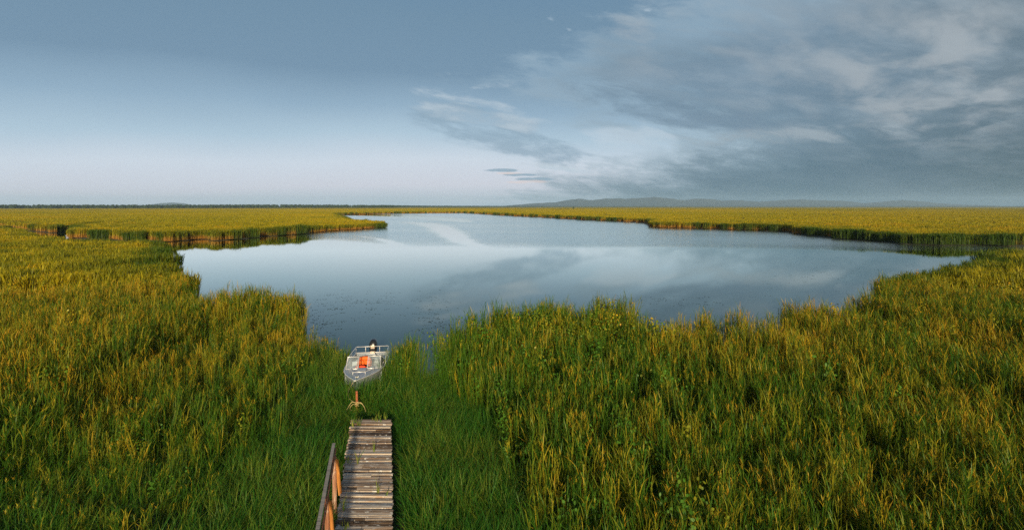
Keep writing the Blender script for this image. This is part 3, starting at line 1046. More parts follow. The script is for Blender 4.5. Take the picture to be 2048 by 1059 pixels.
# ------------------------------------------------------------------ wood, metal and other object materials
def wood_material(name, cols, fleck=0.0, along='X', scale=1.0, rot=0.0):
    m, t, out = material(name)
    pos = t.new('ShaderNodeTexCoord').outputs['Object']
    x, y, z = t.xyz(pos)
    rnd = t.attr('rnd').outputs['Fac']
    off = t.m('MULTIPLY', rnd, 37.0)
    if along == 'X':
        v = t.vec(t.m('ADD', t.m('MULTIPLY', x, 1.6), off), t.m('MULTIPLY', y, 26.0), t.m('MULTIPLY', z, 26.0))
        v2 = t.vec(t.m('ADD', t.m('MULTIPLY', x, 5.0), off), t.m('MULTIPLY', y, 16.0), z)
    else:
        v = t.vec(t.m('MULTIPLY', x, 22.0), t.m('MULTIPLY', y, 22.0), t.m('ADD', t.m('MULTIPLY', z, 2.0), off))
        v2 = t.vec(t.m('MULTIPLY', x, 14.0), t.m('MULTIPLY', y, 14.0), t.m('ADD', t.m('MULTIPLY', z, 5.0), off))
    g = t.noise(v, scale, 5.0, 0.65)
    f = t.m('ADD', t.m('MULTIPLY', g, 0.75), t.m('MULTIPLY_ADD', rnd, 0.5, -0.12), clamp=True)
    n = len(cols)
    col = t.ramp(f, [(0.2 + 0.6 * i / (n - 1), c) for i, c in enumerate(cols)])
    if fleck:
        p = t.smooth(t.noise(v2, 1.2, 4.0, 0.7), 0.56, 0.66)
        col = t.mix(t.m('MULTIPLY', p, fleck), col, (0.62, 0.60, 0.55))          # old pale paint and lichen
        q = t.smooth(t.noise(v2, 0.9, 5.0, 0.75, 0.3), 0.60, 0.68)
        q = t.m('MULTIPLY', q, t.smooth(t.noise(pos, 2.3, 2.0), 0.35, 0.6))
        col = t.mix(t.m('MULTIPLY', q, 0.85), col, (0.025, 0.02, 0.016))         # rotten dark spots
    b = t.new('ShaderNodeBump')
    b.inputs['Strength'].default_value = 0.8
    b.inputs['Distance'].default_value = 0.012
    t.put(b.inputs['Height'], g)
    p = principled(t, out, col, 0.85)
    p.inputs['Specular IOR Level'].default_value = 0.25
    t.l.new(b.outputs[0], p.inputs['Normal'])
    return m


def plain_material(name, col, rough=0.5, metal=0.0, var=0.25, scale=9.0, dirt=None, **kw):
    m, t, out = material(name)
    pos = t.new('ShaderNodeTexCoord').outputs['Object']
    n = t.noise(pos, scale, 5.0, 0.65)
    c = t.mix(t.smooth(n, 0.3, 0.7), tuple(a * (1 - var) for a in col), tuple(min(1, a * (1 + var)) for a in col))
    if dirt:
        c = t.mix(t.smooth(t.noise(pos, scale * 0.6, 6.0, 0.7, 0.4), 0.55, 0.75, 0, 0.7), c, dirt)
    b = t.new('ShaderNodeBump')
    b.inputs['Strength'].default_value = 0.15
    b.inputs['Distance'].default_value = 0.01
    t.put(b.inputs['Height'], n)
    p = principled(t, out, c, t.m('MULTIPLY_ADD', n, 0.25, rough - 0.12), metal, **kw)
    t.l.new(b.outputs[0], p.inputs['Normal'])
    return m


M_PLANK = wood_material("weathered_planks", [(0.022, 0.014, 0.009), (0.13, 0.080, 0.046), (0.28, 0.20, 0.14), (0.44, 0.38, 0.31), (0.38, 0.19, 0.07)], fleck=0.9)
M_BEAM = wood_material("dark_beam_wood", [(0.05, 0.035, 0.022), (0.14, 0.095, 0.06), (0.22, 0.17, 0.12)], along='Z')
M_RAIL = wood_material("grey_rail_wood", [(0.13, 0.115, 0.10), (0.28, 0.25, 0.22), (0.40, 0.36, 0.32)], along='X')
M_BRACE = wood_material("orange_brace_wood", [(0.30, 0.11, 0.025), (0.46, 0.19, 0.045), (0.52, 0.25, 0.07)], along='Z')
M_RPOST = wood_material("reddish_post_wood", [(0.09, 0.035, 0.02), (0.24, 0.10, 0.05), (0.40, 0.26, 0.18)], fleck=0.25, along='Z')
M_RUST = plain_material("rusty_iron", (0.30, 0.085, 0.03), 0.9, 0.0, 0.35, 14, (0.10, 0.035, 0.02))
M_ALU = plain_material("grey_painted_aluminium", (0.34, 0.37, 0.40), 0.45, 0.2, 0.08, 5, (0.34, 0.34, 0.32))
M_ALUIN = plain_material("bare_aluminium_inside", (0.32, 0.33, 0.33), 0.5, 0.25, 0.12, 6, (0.26, 0.23, 0.19))
M_TUBE = plain_material("bright_rail_tube", (0.62, 0.60, 0.58), 0.35, 0.4, 0.05)
M_BLACK = plain_material("black_gloss_cowling", (0.012, 0.013, 0.015), 0.28, 0.0, 0.2, 5)
M_RUBBER = plain_material("black_rubber", (0.02, 0.02, 0.02), 0.7, 0.0, 0.2)
M_SILVER = plain_material("silver_plate", (0.62, 0.50, 0.40), 0.35, 0.4, 0.1)
M_ORANGE = plain_material("orange_vest_cloth", (0.80, 0.135, 0.012), 0.75, 0.0, 0.10, 12)
M_RED = plain_material("red_orange_vest_cloth", (0.74, 0.055, 0.012), 0.75, 0.0, 0.10, 12)
M_WHITE = plain_material("white_vinyl", (0.78, 0.78, 0.78), 0.5, 0.0, 0.05)
M_ROPE = plain_material("yellowed_rope", (0.40, 0.31, 0.13), 0.9, 0.0, 0.25, 40)


def glass_material():
    m, t, out = material("windshield_glass")
    tr = t.new('ShaderNodeBsdfTransparent')
    tr.inputs[0].default_value = (0.86, 0.90, 0.91, 1)
    g = t.new('ShaderNodeBsdfGlossy')
    g.inputs['Roughness'].default_value = 0.06
    df = t.new('ShaderNodeBsdfDiffuse')
    df.inputs[0].default_value = (0.55, 0.6, 0.62, 1)
    fr = t.new('ShaderNodeFresnel')
    fr.inputs[0].default_value = 1.5
    a = t.new('ShaderNodeMixShader')
    t.put(a.inputs[0], t.m('MULTIPLY', fr.outputs[0], 1.0, clamp=True))
    t.l.new(tr.outputs[0], a.inputs[1])
    t.l.new(g.outputs[0], a.inputs[2])
    b = t.new('ShaderNodeMixShader')
    pos = t.new('ShaderNodeTexCoord').outputs['Object']
    t.put(b.inputs[0], t.smooth(t.noise(pos, 5.0, 4.0), 0.4, 0.75, 0.10, 0.32))   # dust and dried spray
    t.l.new(a.outputs[0], b.inputs[1])
    t.l.new(df.outputs[0], b.inputs[2])
    t.l.new(b.outputs[0], out.inputs[0])
    return m


M_GLASS = glass_material()


# ------------------------------------------------------------------ walkway and handrail
def make_walkway():
    y0, y1 = 3.0, DECK_END
    root = empty("walkway", (float(deck_cx(y0)), y0, 0))
    tag(root, "weathered plank walkway running from the bottom edge towards the moored boat", "walkway")
    mb = MB()
    y = y0
    while y < y1 - 0.02:
        w = U(0.065, 0.11)
        if random.random() < 0.22:
            w = U(0.03, 0.05)
        cx = float(deck_cx(y + w / 2))
        gap = U(0.004, 0.012) if random.random() < 0.85 else U(0.014, 0.028)
        jl, jr = random.gauss(0, 0.016), random.gauss(0, 0.010)
        L = 1.14 + 0.055 * (y - 9.8) / 5
        if y < 9:
            L = 1.13
        split = random.random() < 0.16
        segs = [(-L / 2 + jl, L / 2 + jr)]
        if split:
            s = U(-0.3, 0.3)
            segs = [(-L / 2 + jl, s - 0.006), (s + 0.006, L / 2 + jr)]
        for (a, b) in segs:
            rx = random.gauss(0, 0.035)
            M = Matrix.Rotation(random.gauss(0, 0.009), 3, 'Z') @ Matrix.Rotation(rx, 3, 'X') @ Matrix.Rotation(random.gauss(0, 0.006), 3, 'Y')
            mb.box((cx + (a + b) / 2 - root.location.x, y + w / 2 - y0, DECK_Z - 0.018 + random.gauss(0, 0.010)), (b - a, w, 0.036), M, random.random())
        y += w + gap
    mb.build("deck", M_PLANK, root, bevel=0.004)
    ax = Vector((-0.2565, 1, 0)).normalized()
    L = (y1 - y0) / ax.y
    for s in (-1, 0, 1):
        b = MB()
        o = Vector((s * 0.50, 0, DECK_Z - 0.11))
        b.bar(o + ax * 0.02, o + ax * (L - 0.06), 0.07, 0.13, random.random())
        b.build("stringer", M_BEAM, root)
    for k in range(7):
        for s in (-1, 1):
            b = MB()
            p = ax * (0.25 + k * 1.92) + Vector((s * 0.42, 0, 0))
            b.tube([(0, 0, -0.5), (0.005, 0, 0.1), (0, 0, DECK_Z - 0.19)], [0.07, 0.065, 0.06], 9)
            b.build("post", M_BEAM, root, loc=p)
    return root


def make_handrail():
    ax = Vector((-0.2565, 1, 0))
    root = empty("handrail", (-4.02, 11.0, 0.12))
    tag(root, "grey wooden handrail with orange braces along the left side of the walkway", "handrail")
    o = root.location
    # sloping top rail, grey flat board
    a, b = Vector((-2.42, 5.2, 1.80)), Vector((-4.05, 11.25, 1.81))
    m = MB()
    m.bar(a - o, b - o, 0.068, 0.045, 0.3)
    m.build("top_rail", M_RAIL, root, bevel=0.004)
    m = MB()
    m.bar(a - o + Vector((0.075, 0, -0.09)), b - o + Vector((0.075, -0.1, -0.09)), 0.03, 0.10, 0.2)
    m.build("side_rail", M_RPOST, root)
    for y in (11.0, 9.45, 7.9, 6.35):
        u = (y - a.y) / (b.y - a.y)
        top = a.lerp(b, u)
        p = MB()
        p.tube([(0, 0, -0.4), (0.008, 0.01, 0.8), (0, 0, top.z - o.z - 0.15)], [0.055, 0.05, 0.045], 9, rnd=random.random())
        p.build("post", M_RPOST, root, loc=(top.x + 0.03 - o.x, y - o.y, 0))
        q = MB()
        edge = Vector((float(deck_cx(y + 0.1)) - 0.585, y + 0.10, DECK_Z - 0.06))
        q.bar(Vector((top.x + 0.085, y, top.z - 0.22)) - o, edge - o, 0.075, 0.035, random.random(), up=(0, 1, 0.2))
        q.build("brace", M_BRACE, root)
    return root


make_walkway()
make_handrail()


# ------------------------------------------------------------------ boat
def make_boat():
    root = empty("motorboat", BOAT, BOAT_R)
    root.rotation_euler = (R(1.0), 0, BOAT_R)
    tag(root, "small grey aluminium motorboat with split windshield nosed into the reeds", "boat")
    # stations: v from stern, half beam at gunwale, half beam at chine, gunwale z, chine z, keel z
    ST = [(0.0, .72, .60, .66, .16, .00), (0.8, .76, .63, .67, .16, .00), (1.6, .78, .64, .69, .17, .00), (2.4, .76, .60, .73, .20, .02),
          (3.0, .67, .48, .77, .26, .06), (3.5, .52, .32, .81, .34, .14), (3.95, .33, .17, .85, .46, .26), (4.3, .145, .06, .88, .60, .44), (4.55, .02, .012, .90, .72, .62)]
    fine = []
    for i in range(len(ST) - 1):
        for k in range(4):
            u = k / 4
            fine.append(tuple(a * (1 - u) + b * u for a, b in zip(ST[i], ST[i + 1])))
    fine.append(ST[-1])
    hull = MB()
    outer = []
    for (v, g, c, gz, cz, kz) in fine:
        outer.append([(-g, v, gz), (-(g * .55 + c * .45) - .012, v, (gz + cz) / 2 + .05), (-c, v, cz), (-c * .5, v, (cz + kz) / 2), (0, v, kz), (c * .5, v, (cz + kz) / 2), (c, v, cz), ((g * .55 + c * .45) + .012, v, (gz + cz) / 2 + .05), (g, v, gz)])
    hull.rings([[Vector(p) for p in r] for r in outer], cap=False, closed=False)
    # transom plate
    tr = outer[0]
    hull.add([Vector(p) for p in tr] + [Vector((p[0], 0.035, p[2])) for p in tr], [tuple(range(9))[::-1], tuple(range(9, 18))])
    # inner skin with floor, from stern to the console bulkhead
    inner = []
    for (v, g, c, gz, cz, kz) in fine:
        if v <= 2.8:
            inner.append([Vector((-(g - .035), max(v, .036), gz)), Vector((-(c - .02), max(v, .036), .19)), Vector((c - .02, max(v, .036), .19)), Vector((g - .035, max(v, .036), gz))])
    inn = MB()
    inn.rings(inner, cap=False, closed=False)
    ob = hull.build("hull", M_ALU, root, smooth=False)
    ob.data.materials.append(M_ALUIN)
    inn.build("cockpit_liner", M_ALUIN, root)
    # gunwale strips
    gw = MB()
    for s in (-1, 1):
        gw.tube([(s * (f[1] - .012), f[0], f[3] + .006) for f in fine], .028, 6)
    gw.tube([(-.70, 0.015, .665), (.70, 0.015, .665)], .026, 6)
    gw.build("gunwale", M_TUBE, root, smooth=True)
    # foredeck, slightly crowned
    dk = MB()
    rows = []
    for (v, g, c, gz, cz, kz) in fine:
        if v >= 2.7:
            rows.append([Vector((g * k * .97, v, gz + .012 + .05 * (1 - k * k) * g)) for k in (-1, -.66, -.33, 0, .33, .66, 1)])
    dk.rings(rows, cap=False, closed=False)
    r0 = rows[0]
    dk.add(r0 + [Vector((p.x, p.y, .19)) for p in r0[::-1]], [tuple(range(14))])
    dko = dk.build("foredeck", M_ALU, root)
    # hatch seam and cleat on the deck
    h = MB()
    h.box((0, 3.05, .876 - .03), (.34, .36, .02))
    h.build("hatch", M_ALU, dko, bevel=.006)
    cl = MB()
    cl.bar((-.07, 4.12, .915), (.07, 4.12, .915), .02, .02)
    cl.bar((0, 4.10, .87), (0, 4.10, .915), .03, .03)
    cl.build("cleat", M_TUBE, dko)
    br = MB()
    br.tube([(-.46, 3.12, .80), (-.44, 3.12, .90), (-.25, 3.66, .955), (-.18, 3.74, .96), (.18, 3.74, .96), (.25, 3.66, .955), (.44, 3.12, .90), (.46, 3.12, .80)], .014, 6)
    for s in (-1, 1):
        br.tube([(s * .22, 3.70, .84), (s * .22, 3.70, .957)], .011, 6)
    br.build("bow_rail", M_TUBE, root, smooth=True)
    # two windshields with a walk-through gap, each with a raked side wing
    for s in (-1, 1):
        x0, x1 = s * .17, s * .66
        b0, b1 = Vector((x0, 2.86, .82)), Vector((x1, 2.68, .765))
        t0, t1 = Vector((x0 * 1.02, 2.58, 1.20)), Vector((x1 * .94, 2.42, 1.17))
        w1, w0 = Vector((s * .70, 2.05, .745)), Vector((s * .655, 2.12, 1.02))
        fr = MB()
        fr.tube([b0, b1, t1, t0], .025, 6, closed=True)
        fr.tube([t1, w0, w1, b1], .016, 6)
        fo = fr.build("windshield", M_TUBE, root, smooth=True)
        gl = MB()
        for quad in ((b0, b1, t1, t0), (b1, w1, w0, t1)):
            n = (quad[1] - quad[0]).cross(quad[3] - quad[0]).normalized() * .003
            gl.add([p + n for p in quad] + [p - n for p in quad], [(0, 1, 2, 3), (7, 6, 5, 4), (0, 4, 5, 1), (1, 5, 6, 2), (2, 6, 7, 3), (3, 7, 4, 0)])
        gl.build("glass", M_GLASS, fo)
        c = MB()
        c.box((s * .44, 2.45, .47), (.46, .40, .54))
        c.build("console", M_ALUIN, root, bevel=.02)
    wh = MB()
    cc = Vector((-.42, 2.17, .78))
    wh.tube([cc + Vector((math.cos(a) * .17, math.sin(a) * .05, math.sin(a) * .16)) for a in np.linspace(0, 6.28, 21)[:-1]], .014, 6, closed=True)
    wh.tube([cc + Vector((-.16, 0, 0)), cc + Vector((.16, 0, 0))], .012, 6)
    wh.tube([cc, cc + Vector((0, .12, -.03))], .02, 6)
    wh.build("steering_wheel", M_RUBBER, root, smooth=True)
    # seats
    for s in (-1, 1):
        st = MB()
        st.box((s * .42, 1.75, .40), (.40, .40, .09))
        st.box((s * .42, 1.56, .58), (.40, .07, .32), Matrix.Rotation(.18, 3, 'X'))
        so = st.build("seat", M_WHITE if s > 0 else M_ALUIN, root, bevel=.025)
        pd = MB()
        pd.tube([(s * .42, 1.75, .19), (s * .42, 1.75, .36)], .05, 8)
        pd.build("pedestal", M_TUBE, so)
    bn = MB()
    bn.box((0, .42, .36), (1.22, .50, .34))
    bn.build("stern_bench", M_ALUIN, root, bevel=.015)
    lid = MB()
    for s in (-1, 1):
        lid.box((s * .31, .42, .545), (.58, .46, .03))
    lid.build("bench_lid", M_ALU, root, bevel=.01)
    well = MB()
    well.box((0, .10, .60), (1.30, .12, .10))
    well.build("motor_board", M_ALU, root, bevel=.01)
    # stern rail: two long tubes round the stern
    rl = MB()
    for (dz, k) in ((.26, 1.0), (.14, 1.0)):
        pts = [(-.755, 2.0, .70), (-.745, 1.75, .70 + dz * .8), (-.73, 1.4, .69 + dz), (-.70, .08, .67 + dz), (-.66, .02, .67 + dz), (.66, .02, .67 + dz), (.70, .08, .67 + dz), (.73, 1.4, .69 + dz), (.745, 1.75, .70 + dz * .8), (.755, 2.0, .70)]
        if dz < .2:
            rl.tube(pts[1:4], .013, 6)
            rl.tube(pts[6:9], .013, 6)
        else:
            rl.tube(pts, .017, 6)
    for (x, v) in ((-.70, .08), (.70, .08), (-.735, .9), (.735, .9), (-.3, .02), (.3, .02)):
        rl.tube([(x, v, .66), (x, v, .93)], .013, 6)
    rl.build("stern_rail", M_TUBE, root, smooth=True)
    ho = MB()
    ho.tube([(-.60, 2.1, .80), (-.70, 1.8, .83), (-.66, 1.3, .62), (-.5, .8, .60), (-.2, .3, .62), (-.05, .0, .72)], .016, 6)
    ho.build("control_cable", M_RUBBER, root, smooth=True)
    # outboard motor
    mo = MB()
    mo.rings([[Vector((a * math.cos(q), -.22 + b * math.sin(q), z)) for q in np.linspace(0, 6.28, 13)[:-1]] for (a, b, z) in ((.05, .10, -.42), (.055, .11, -.1), (.06, .10, .2), (.10, .14, .5), (.13, .18, .68))])
    mo.box((0, -.23, -.30), (.20, .34, .02))
    mot = mo.build("outboard_motor", M_BLACK, root, smooth=False)
    cw = MB()
    prof = [(.66, .82, -.20), (.72, .96, -.20), (.82, 1.0, -.20), (.95, 1.0, -.21), (1.05, .95, -.22), (1.12, .82, -.23), (1.17, .60, -.24), (1.19, .30, -.25)]
    rg = []
    for (z, k, cy) in prof:
        r_ = []
        for q in np.linspace(0, 2 * math.pi, 21)[:-1]:
            cx_, sy_ = math.cos(q), math.sin(q)
            e = .62
            r_.append(Vector((.165 * k * math.copysign(abs(cx_) ** e, cx_), cy + .25 * k * math.copysign(abs(sy_) ** e, sy_), z)))
        rg.append(r_)
    cw.rings(rg)
    cw.build("cowl", M_BLACK, mot, smooth=True)
    fp = MB()
    fp.box((0, .043, .90), (.17, .025, .15), Matrix.Rotation(-.12, 3, 'X'))
    fp.build("face_plate", M_SILVER, mot, bevel=.01)
    bk = MB()
    for s in (-1, 1):
        bk.box((s * .08, -.03, .60), (.03, .14, .24))
    bk.box((0, .055, .66), (.20, .03, .12))
    bk.build("clamp_bracket", M_SILVER, mot, bevel=.006)
    pr = MB()
    for k in range(3):
        a = k * 2.094
        pr.add([Vector((0, -.40, -.42)), Vector((.11 * math.cos(a - .5), -.37, -.42 + .11 * math.sin(a - .5))), Vector((.13 * math.cos(a), -.40, -.42 + .13 * math.sin(a))), Vector((.11 * math.cos(a + .5), -.43, -.42 + .11 * math.sin(a + .5))),
                Vector((0, -.41, -.42))], [(0, 1, 2), (0, 2, 3), (4, 2, 1), (4, 3, 2)])
    pr.tube([(0, -.32, -.42), (0, -.46, -.42)], [.04, .025], 8)
    pr.build("propeller", M_BLACK, mot)
    return root


def in_boat_frame(u, v, w):
    M = Matrix.Translation(BOAT) @ Matrix.Rotation(BOAT_R, 4, 'Z') @ Matrix.Rotation(R(1.0), 4, 'X')
    return M @ Vector((u, v, w))


def life_jacket(loc, rz, tilt, mat, label, k=1.0):
    """folded foam vest: two padded front halves, a back pad with collar, black straps"""
    root = empty("life_jacket", loc, rz)
    root.rotation_euler = (tilt, 0, rz)
    tag(root, label, "life jacket", "life jackets lying in the boat")

    def pad(name, c, size):
        m = MB()
        rg = []
        for (z, s) in ((-.5, .80), (-.38, .96), (0, 1.03), (.38, .96), (.5, .80)):
            r_ = []
            for q in np.linspace(0, 2 * math.pi, 17)[:-1]:
                a, b = math.cos(q), math.sin(q)
                r_.append(Vector((c[0] + size[0] / 2 * s * math.copysign(abs(a) ** .45, a), c[1] + size[1] / 2 * s * math.copysign(abs(b) ** .45, b), c[2] + size[2] * z)))
            rg.append(r_)
        m.rings(rg)
        return m.build(name, mat, root, smooth=True)
    pad("front_panel", (-.115 * k, .05, .17 * k), (.20 * k, .10, .34 * k))
    pad("front_panel", (.115 * k, .05, .17 * k), (.20 * k, .10, .34 * k))
    pad("back_panel", (0, -.07, .17 * k), (.42 * k, .11, .36 * k))
    pad("collar", (0, -.05, .37 * k), (.30 * k, .13, .10 * k))
    st = MB()
    for z in (.10, .22):
        st.box((0, .104, z * k), (.45 * k, .012, .028))
    st.box((0, .112, .22 * k), (.06, .02, .045))
    st.build("strap", M_RUBBER, root)
    return root


make_boat()
life_jacket(in_boat_frame(.09, 1.62, .42), BOAT_R + .05, R(-20), M_ORANGE, "bright orange life jacket propped upright behind the windshield gap", 1.35)
life_jacket(in_boat_frame(.10, 2.30, .40), BOAT_R - .1, R(-40), M_RED, "redder life jacket lying low in front of the upright orange one", 1.25)
life_jacket(in_boat_frame(-.42, 1.86, .46), BOAT_R - .3, R(-72), M_RED, "reddish life jacket lying on the seat behind the right windshield pane", 0.95)


# ------------------------------------------------------------------ mooring stake and rope
def make_mooring():
    s = MB()
    s.tube([(0, 0, -.5), (0.005, 0, .35), (-.012, .01, 1.0)], [.040, .038, .036], 10)
    o = s.build("mooring_stake", M_RUST, None, loc=(-5.17, 16.5, .05))
    tag(o, "short rusty iron mooring stake between the walkway end and the boat bow", "stake")
    p = Vector((-5.17, 16.5, .05))
    r = MB()
    knot = [p + Vector((.055 * math.cos(a), .055 * math.sin(a), .50 + .008 * a)) for a in np.linspace(0, 18.8, 40)]
    r.tube(knot, .016, 6)
    bow = in_boat_frame(0, 4.12, .93)
    a = p + Vector((-.04, .05, .58))
    r.tube([a.lerp(bow, u) - Vector((.30 * math.sin(u * math.pi), 0, .16 * math.sin(u * math.pi))) for u in np.linspace(0, 1, 14)], .011, 6)
    loops = [[(.05, -.03, .62), (.16, -.10, .66), (.30, -.16, .52), (.37, -.2, .30), (.36, -.22, .12), (.30, -.2, .05)],
             [(.05, -.03, .60), (.14, -.05, .62), (.26, -.12, .56), (.34, -.16, .38), (.35, -.16, .18), (.32, -.1, .05)],
             [(-.04, -.03, .62), (-.14, -.06, .66), (-.26, -.1, .50), (-.36, -.14, .28), (-.50, -.2, .12), (-.62, -.22, .06)],
             [(-.05, -.03, .56), (-.12, -.04, .58), (-.20, -.1, .48), (-.15, -.1, .40), (-.04, -.06, .40)]]
    for l in loops:
        pts = [Vector(q) for q in l]
        sm = []
        for i in range(len(pts) - 1):
            p0, p1, p2, p3 = pts[max(i - 1, 0)], pts[i], pts[i + 1], pts[min(i + 2, len(pts) - 1)]
            for u in np.linspace(0, 1, 6)[:-1]:
                sm.append(p + 0.5 * ((2 * p1) + (-p0 + p2) * u + (2 * p0 - 5 * p1 + 4 * p2 - p3) * u * u + (-p0 + 3 * p1 - 3 * p2 + p3) * u ** 3))
        r.tube(sm, .0105, 6)
    o = r.build("mooring_rope", M_ROPE, None, smooth=True)
    tag(o, "pale yellow mooring rope looped round the rusty stake and tied to the bow", "rope")


make_mooring()


# ------------------------------------------------------------------ grass growing on the deck
def deck_tuft(px, py, n, h, label, rad=0.04, tint=0.5):
    x, y = P(px, py, DECK_Z)
    pl = grass_plant(n, rad, (h * .7, h * 1.1), 0.016, (0.1, 0.8), (1.1, 1.55))
    me = pl.mesh("grass_tuft", M_TUFT)
    o = bpy.data.objects.new("grass_tuft", me)
    C.objects.link(o)
    o.location = (x, y, DECK_Z - .01)
    tag(o, label, "grass tuft", "grass tufts sprouting on the walkway")


def tuft_material():
    m, t, out = material("tuft_blade")
    rnd = t.attr('rnd').outputs['Fac']
    col = t.mix(rnd, (0.09, 0.20, 0.02), (0.34, 0.33, 0.06))
    d = t.new('ShaderNodeBsdfDiffuse')
    t.put(d.inputs[0], col)
    tr = t.new('ShaderNodeBsdfTranslucent')
    t.put(tr.inputs[0], col)
    a = t.new('ShaderNodeMixShader')
    a.inputs[0].default_value = 0.35
    t.l.new(d.outputs[0], a.inputs[1])
    t.l.new(tr.outputs[0], a.inputs[2])
    t.l.new(a.outputs[0], out.inputs[0])
    return m


M_TUFT = tuft_material()
deck_tuft(716, 926, 7, .42, "tall thin green tuft on the middle of the walkway left of centre", .03)
deck_tuft(748, 902, 5, .34, "slim yellow green tuft near the far end of the walkway right of centre", .02)
deck_tuft(756, 984, 8, .36, "leaning green tuft on the walkway right of the handrail end", .04)
deck_tuft(774, 990, 5, .20, "tiny tuft close to the right edge of the walkway", .03)
deck_tuft(686, 1020, 9, .36, "bushy bent tuft at the left walkway edge beside the handrail", .05)
deck_tuft(690, 1054, 12, .18, "low tuft at the left walkway edge on the bottom border of the photo", .08)
deck_tuft(712, 848, 26, .26, "spreading pale tuft overgrowing the far left corner of the walkway", .18)
deck_tuft(760, 838, 30, .20, "low green mat of grass overgrowing the far end of the walkway", .25)
deck_tuft(697, 925, 8, .22, "curled dry tuft beside the left walkway edge beyond the handrail", .05)


# ------------------------------------------------------------------ far wood, shrubs and pond weed
def blob_tree(h, r, n, leaf, trunk=True):
    p = Plant()
    lobes = [(U(-.5, .5) * r, U(-.5, .5) * r, h * U(.25, .80), r * U(.45, .75)) for _ in range(5)]
    for _ in range(n):
        lx, ly, lz, lr = random.choice(lobes)
        d = Vector((random.gauss(0, 1), random.gauss(0, 1), random.gauss(0, 1))).normalized()
        c = Vector((lx, ly, lz)) + Vector((d.x * lr, d.y * lr, d.z * lr * 1.1)) * U(.6, 1.0)
        if c.z < h * .05:
            continue
        p.quadleaf(c, d + Vector((0, 0, .4)), leaf * U(.7, 1.3), leaf * U(.5, .9), random.random(), h)
    return p


def foliage_material(name, a, b):
    m, t, out = material(name)
    rnd = t.attr('rnd').outputs['Fac']
    col = t.mix(rnd, a, b)
    p = principled(t, out, col, 0.8)
    p.inputs['Specular IOR Level'].default_value = 0.1
    return m


M_WOOD = foliage_material("dark_wood_foliage", (0.018, 0.036, 0.014), (0.05, 0.075, 0.022))
M_SHRUB = foliage_material("shrub_foliage", (0.035, 0.045, 0.012), (0.11, 0.085, 0.018))
M_BARK = plain_material("tree_bark", (0.07, 0.05, 0.035), 0.95, 0, 0.3)


def make_treeline():
    src = source_collection("wood_tree", [blob_tree(12, 5.0, 150, 2.0) for _ in range(5)], M_WOOD)
    pts, hs = [], []
    line = [(-60, 1300, 13), (200, 1450, 13), (420, 1600, 14), (600, 1750, 15), (760, 1900, 13), (790, 2500, 13), (880, 2900, 12), (1010, 3600, 11), (1150, 4300, 10), (1500, 4800, 10), (2110, 4400, 10)]
    for i in range(len(line) - 1):
        (p0, d0, h0), (p1, d1, h1) = line[i], line[i + 1]
        x0, x1 = (p0 - 1024) / F * d0, (p1 - 1024) / F * d1
        L = math.hypot(x1 - x0, d1 - d0)
        n = int(L / 1.1)
        for k in range(n):
            u = random.random()
            pts.append((x0 + (x1 - x0) * u + U(-15, 15), d0 + (d1 - d0) * u + U(-5, 110), .1))
            hs.append((h0 * (1 - u) + h1 * u) * U(.75, 1.05))
    o = scatter("treeline", src, pts, hs, RNG.random(len(pts)), RNG.uniform(0, 6.28, len(pts)), M_WOOD, 0.03, ref=12.0)
    tag(o, "dark green far-off wood along the horizon beyond the reeds", "wood", kind="stuff")


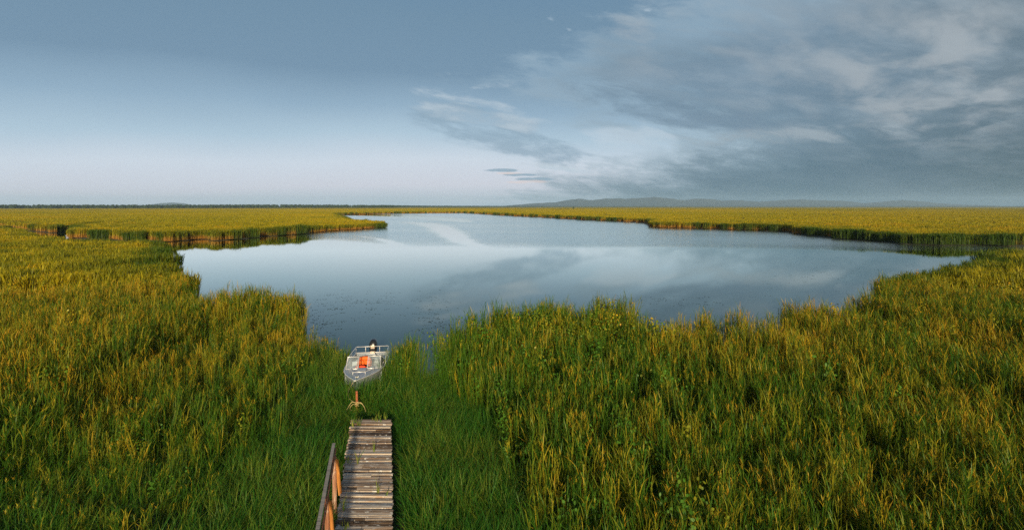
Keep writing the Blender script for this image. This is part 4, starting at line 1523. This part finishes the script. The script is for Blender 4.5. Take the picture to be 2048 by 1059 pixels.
def make_shrubs():
    spots = [(1843, 441, 1.5, 1.0), (1854, 441, 1.1, .8), (1870, 438, 1.0, .7), (1800, 444, .9, .7), (1879, 437, 1.0, .8), (1990, 444, 1.2, 1.0), (1667, 429, 1.2, 1.0), (1590, 429, 1.0, .9), (1773, 436, .9, .7),
             (1521, 438, 1.0, .7), (1486, 436, 1.1, .8), (1840, 434, 1.0, 1.4), (1212, 429, 1.2, .9), (1956, 449, 1.0, .8)]
    for i, (px, py, h, r) in enumerate(spots):
        x, y = P(px, py, 1.9)
        if i == 0:
            me = blob_tree(1.5, 1.0, 260, 0.28).mesh("shrub", M_SHRUB)
            o = src = bpy.data.objects.new("shrub", me)
        else:
            o = src.copy()
        C.objects.link(o)
        sc_ = y / 330.0 + .2
        o.location = (x, y, 1.30)
        o.scale = (r * sc_, r * sc_, h / 1.5 * sc_)
        o.rotation_euler = (0, 0, U(0, 6.28))
        tag(o, "small dark shrub dotted in the golden reed plain beyond the right bank", "shrub", "dark shrubs dotted over the golden reed plain")
    # lone tree near the centre of the horizon
    y = 1100.0
    x = (1147 - 1024) / F * y
    root = empty("tree", (x, y, .1))
    tag(root, "lone dark tree standing on the reed plain below the hills", "tree")
    tb = MB()
    tb.tube([(0, 0, 0), (.1, 0, 2.5), (.0, .1, 5.0)], [.35, .25, .12], 8)
    for a in (0.3, 2.2, 4.4):
        tb.tube([(.05, 0, 2.4), (math.cos(a) * 1.3, math.sin(a) * 1.3, 4.6)], [.14, .05], 6)
    tb.build("trunk", M_BARK, root)
    me = blob_tree(7.5, 3.4, 420, 0.8).mesh("crown", M_WOOD)
    c = bpy.data.objects.new("crown", me)
    C.objects.link(c)
    c.parent = root
    # low dark thicket beside it
    for (px, w_) in ((1117, 3.4), (1133, 2.6)):
        o = src.copy()
        C.objects.link(o)
        yy = 900.0
        o.location = ((px - 1024) / F * yy, yy, 1.2)
        o.scale = (w_ * 2.2, w_, 1.1)
        tag(o, "low wide dark thicket left of the lone tree on the reed plain", "thicket", "low thickets left of the lone tree")


def make_pondweed():
    p = Plant()
    pts = []
    zones = [((650, 622, 90, 30), 70), ((690, 600, 120, 16), 50), ((868, 650, 40, 60), 110), ((640, 655, 40, 24), 40), ((1640, 540, 190, 30), 160), ((800, 600, 140, 30), 60), ((1350, 600, 110, 12), 50)]
    for (cx_, cy_, sx, sy), n in zones:
        for _ in range(n):
            px, py = cx_ + random.gauss(0, .5) * sx, cy_ + random.gauss(0, .5) * sy
            if py < 440:
                continue
            pts.append(P(px, py, 0.0))
    pts = np.array(pts)
    sd = sdist(pts[:, 0], pts[:, 1])
    for (x, y), s in zip(pts, sd):
        if s > -.25:
            continue
        for _ in range(random.randint(2, 6)):
            L = U(.025, .07)
            c = Vector((x + random.gauss(0, .22), y + random.gauss(0, .08), U(.004, .012)))
            p.quadleaf(c, (U(-.08, .08), U(-.08, .08), 1), L * 1.5, L, random.random(), 1)
    me = p.mesh("pond_weed", M_PAD)
    o = bpy.data.objects.new("pond_weed", me)
    C.objects.link(o)
    tag(o, "scattered small floating leaves on the near lake surface", "pond weed", kind="stuff")


M_PAD = foliage_material("floating_leaf", (0.02, 0.03, 0.012), (0.06, 0.065, 0.02))
make_treeline()
make_shrubs()
make_pondweed()


# ------------------------------------------------------------------ evening haze
def make_haze():
    m = MB()
    m.box((0, 0, 77), (16400, 16400, 156))
    mat = bpy.data.materials.new("haze_air")
    mat.use_nodes = True
    mat.cycles.volume_sampling = 'DISTANCE'
    t = NT(mat.node_tree)
    t.n.clear()
    out = t.new('ShaderNodeOutputMaterial')
    v = t.new('ShaderNodeVolumePrincipled')
    v.inputs['Color'].default_value = (0.52, 0.76, 1.0, 1)
    v.inputs['Density'].default_value = HAZE
    v.inputs['Anisotropy'].default_value = 0.0
    t.l.new(v.outputs[0], out.inputs['Volume'])
    o = m.build("haze", mat)
    tag(o, "thin bluish evening haze over the marsh", "haze", kind="stuff")


HAZE = 8.5e-5
make_haze()
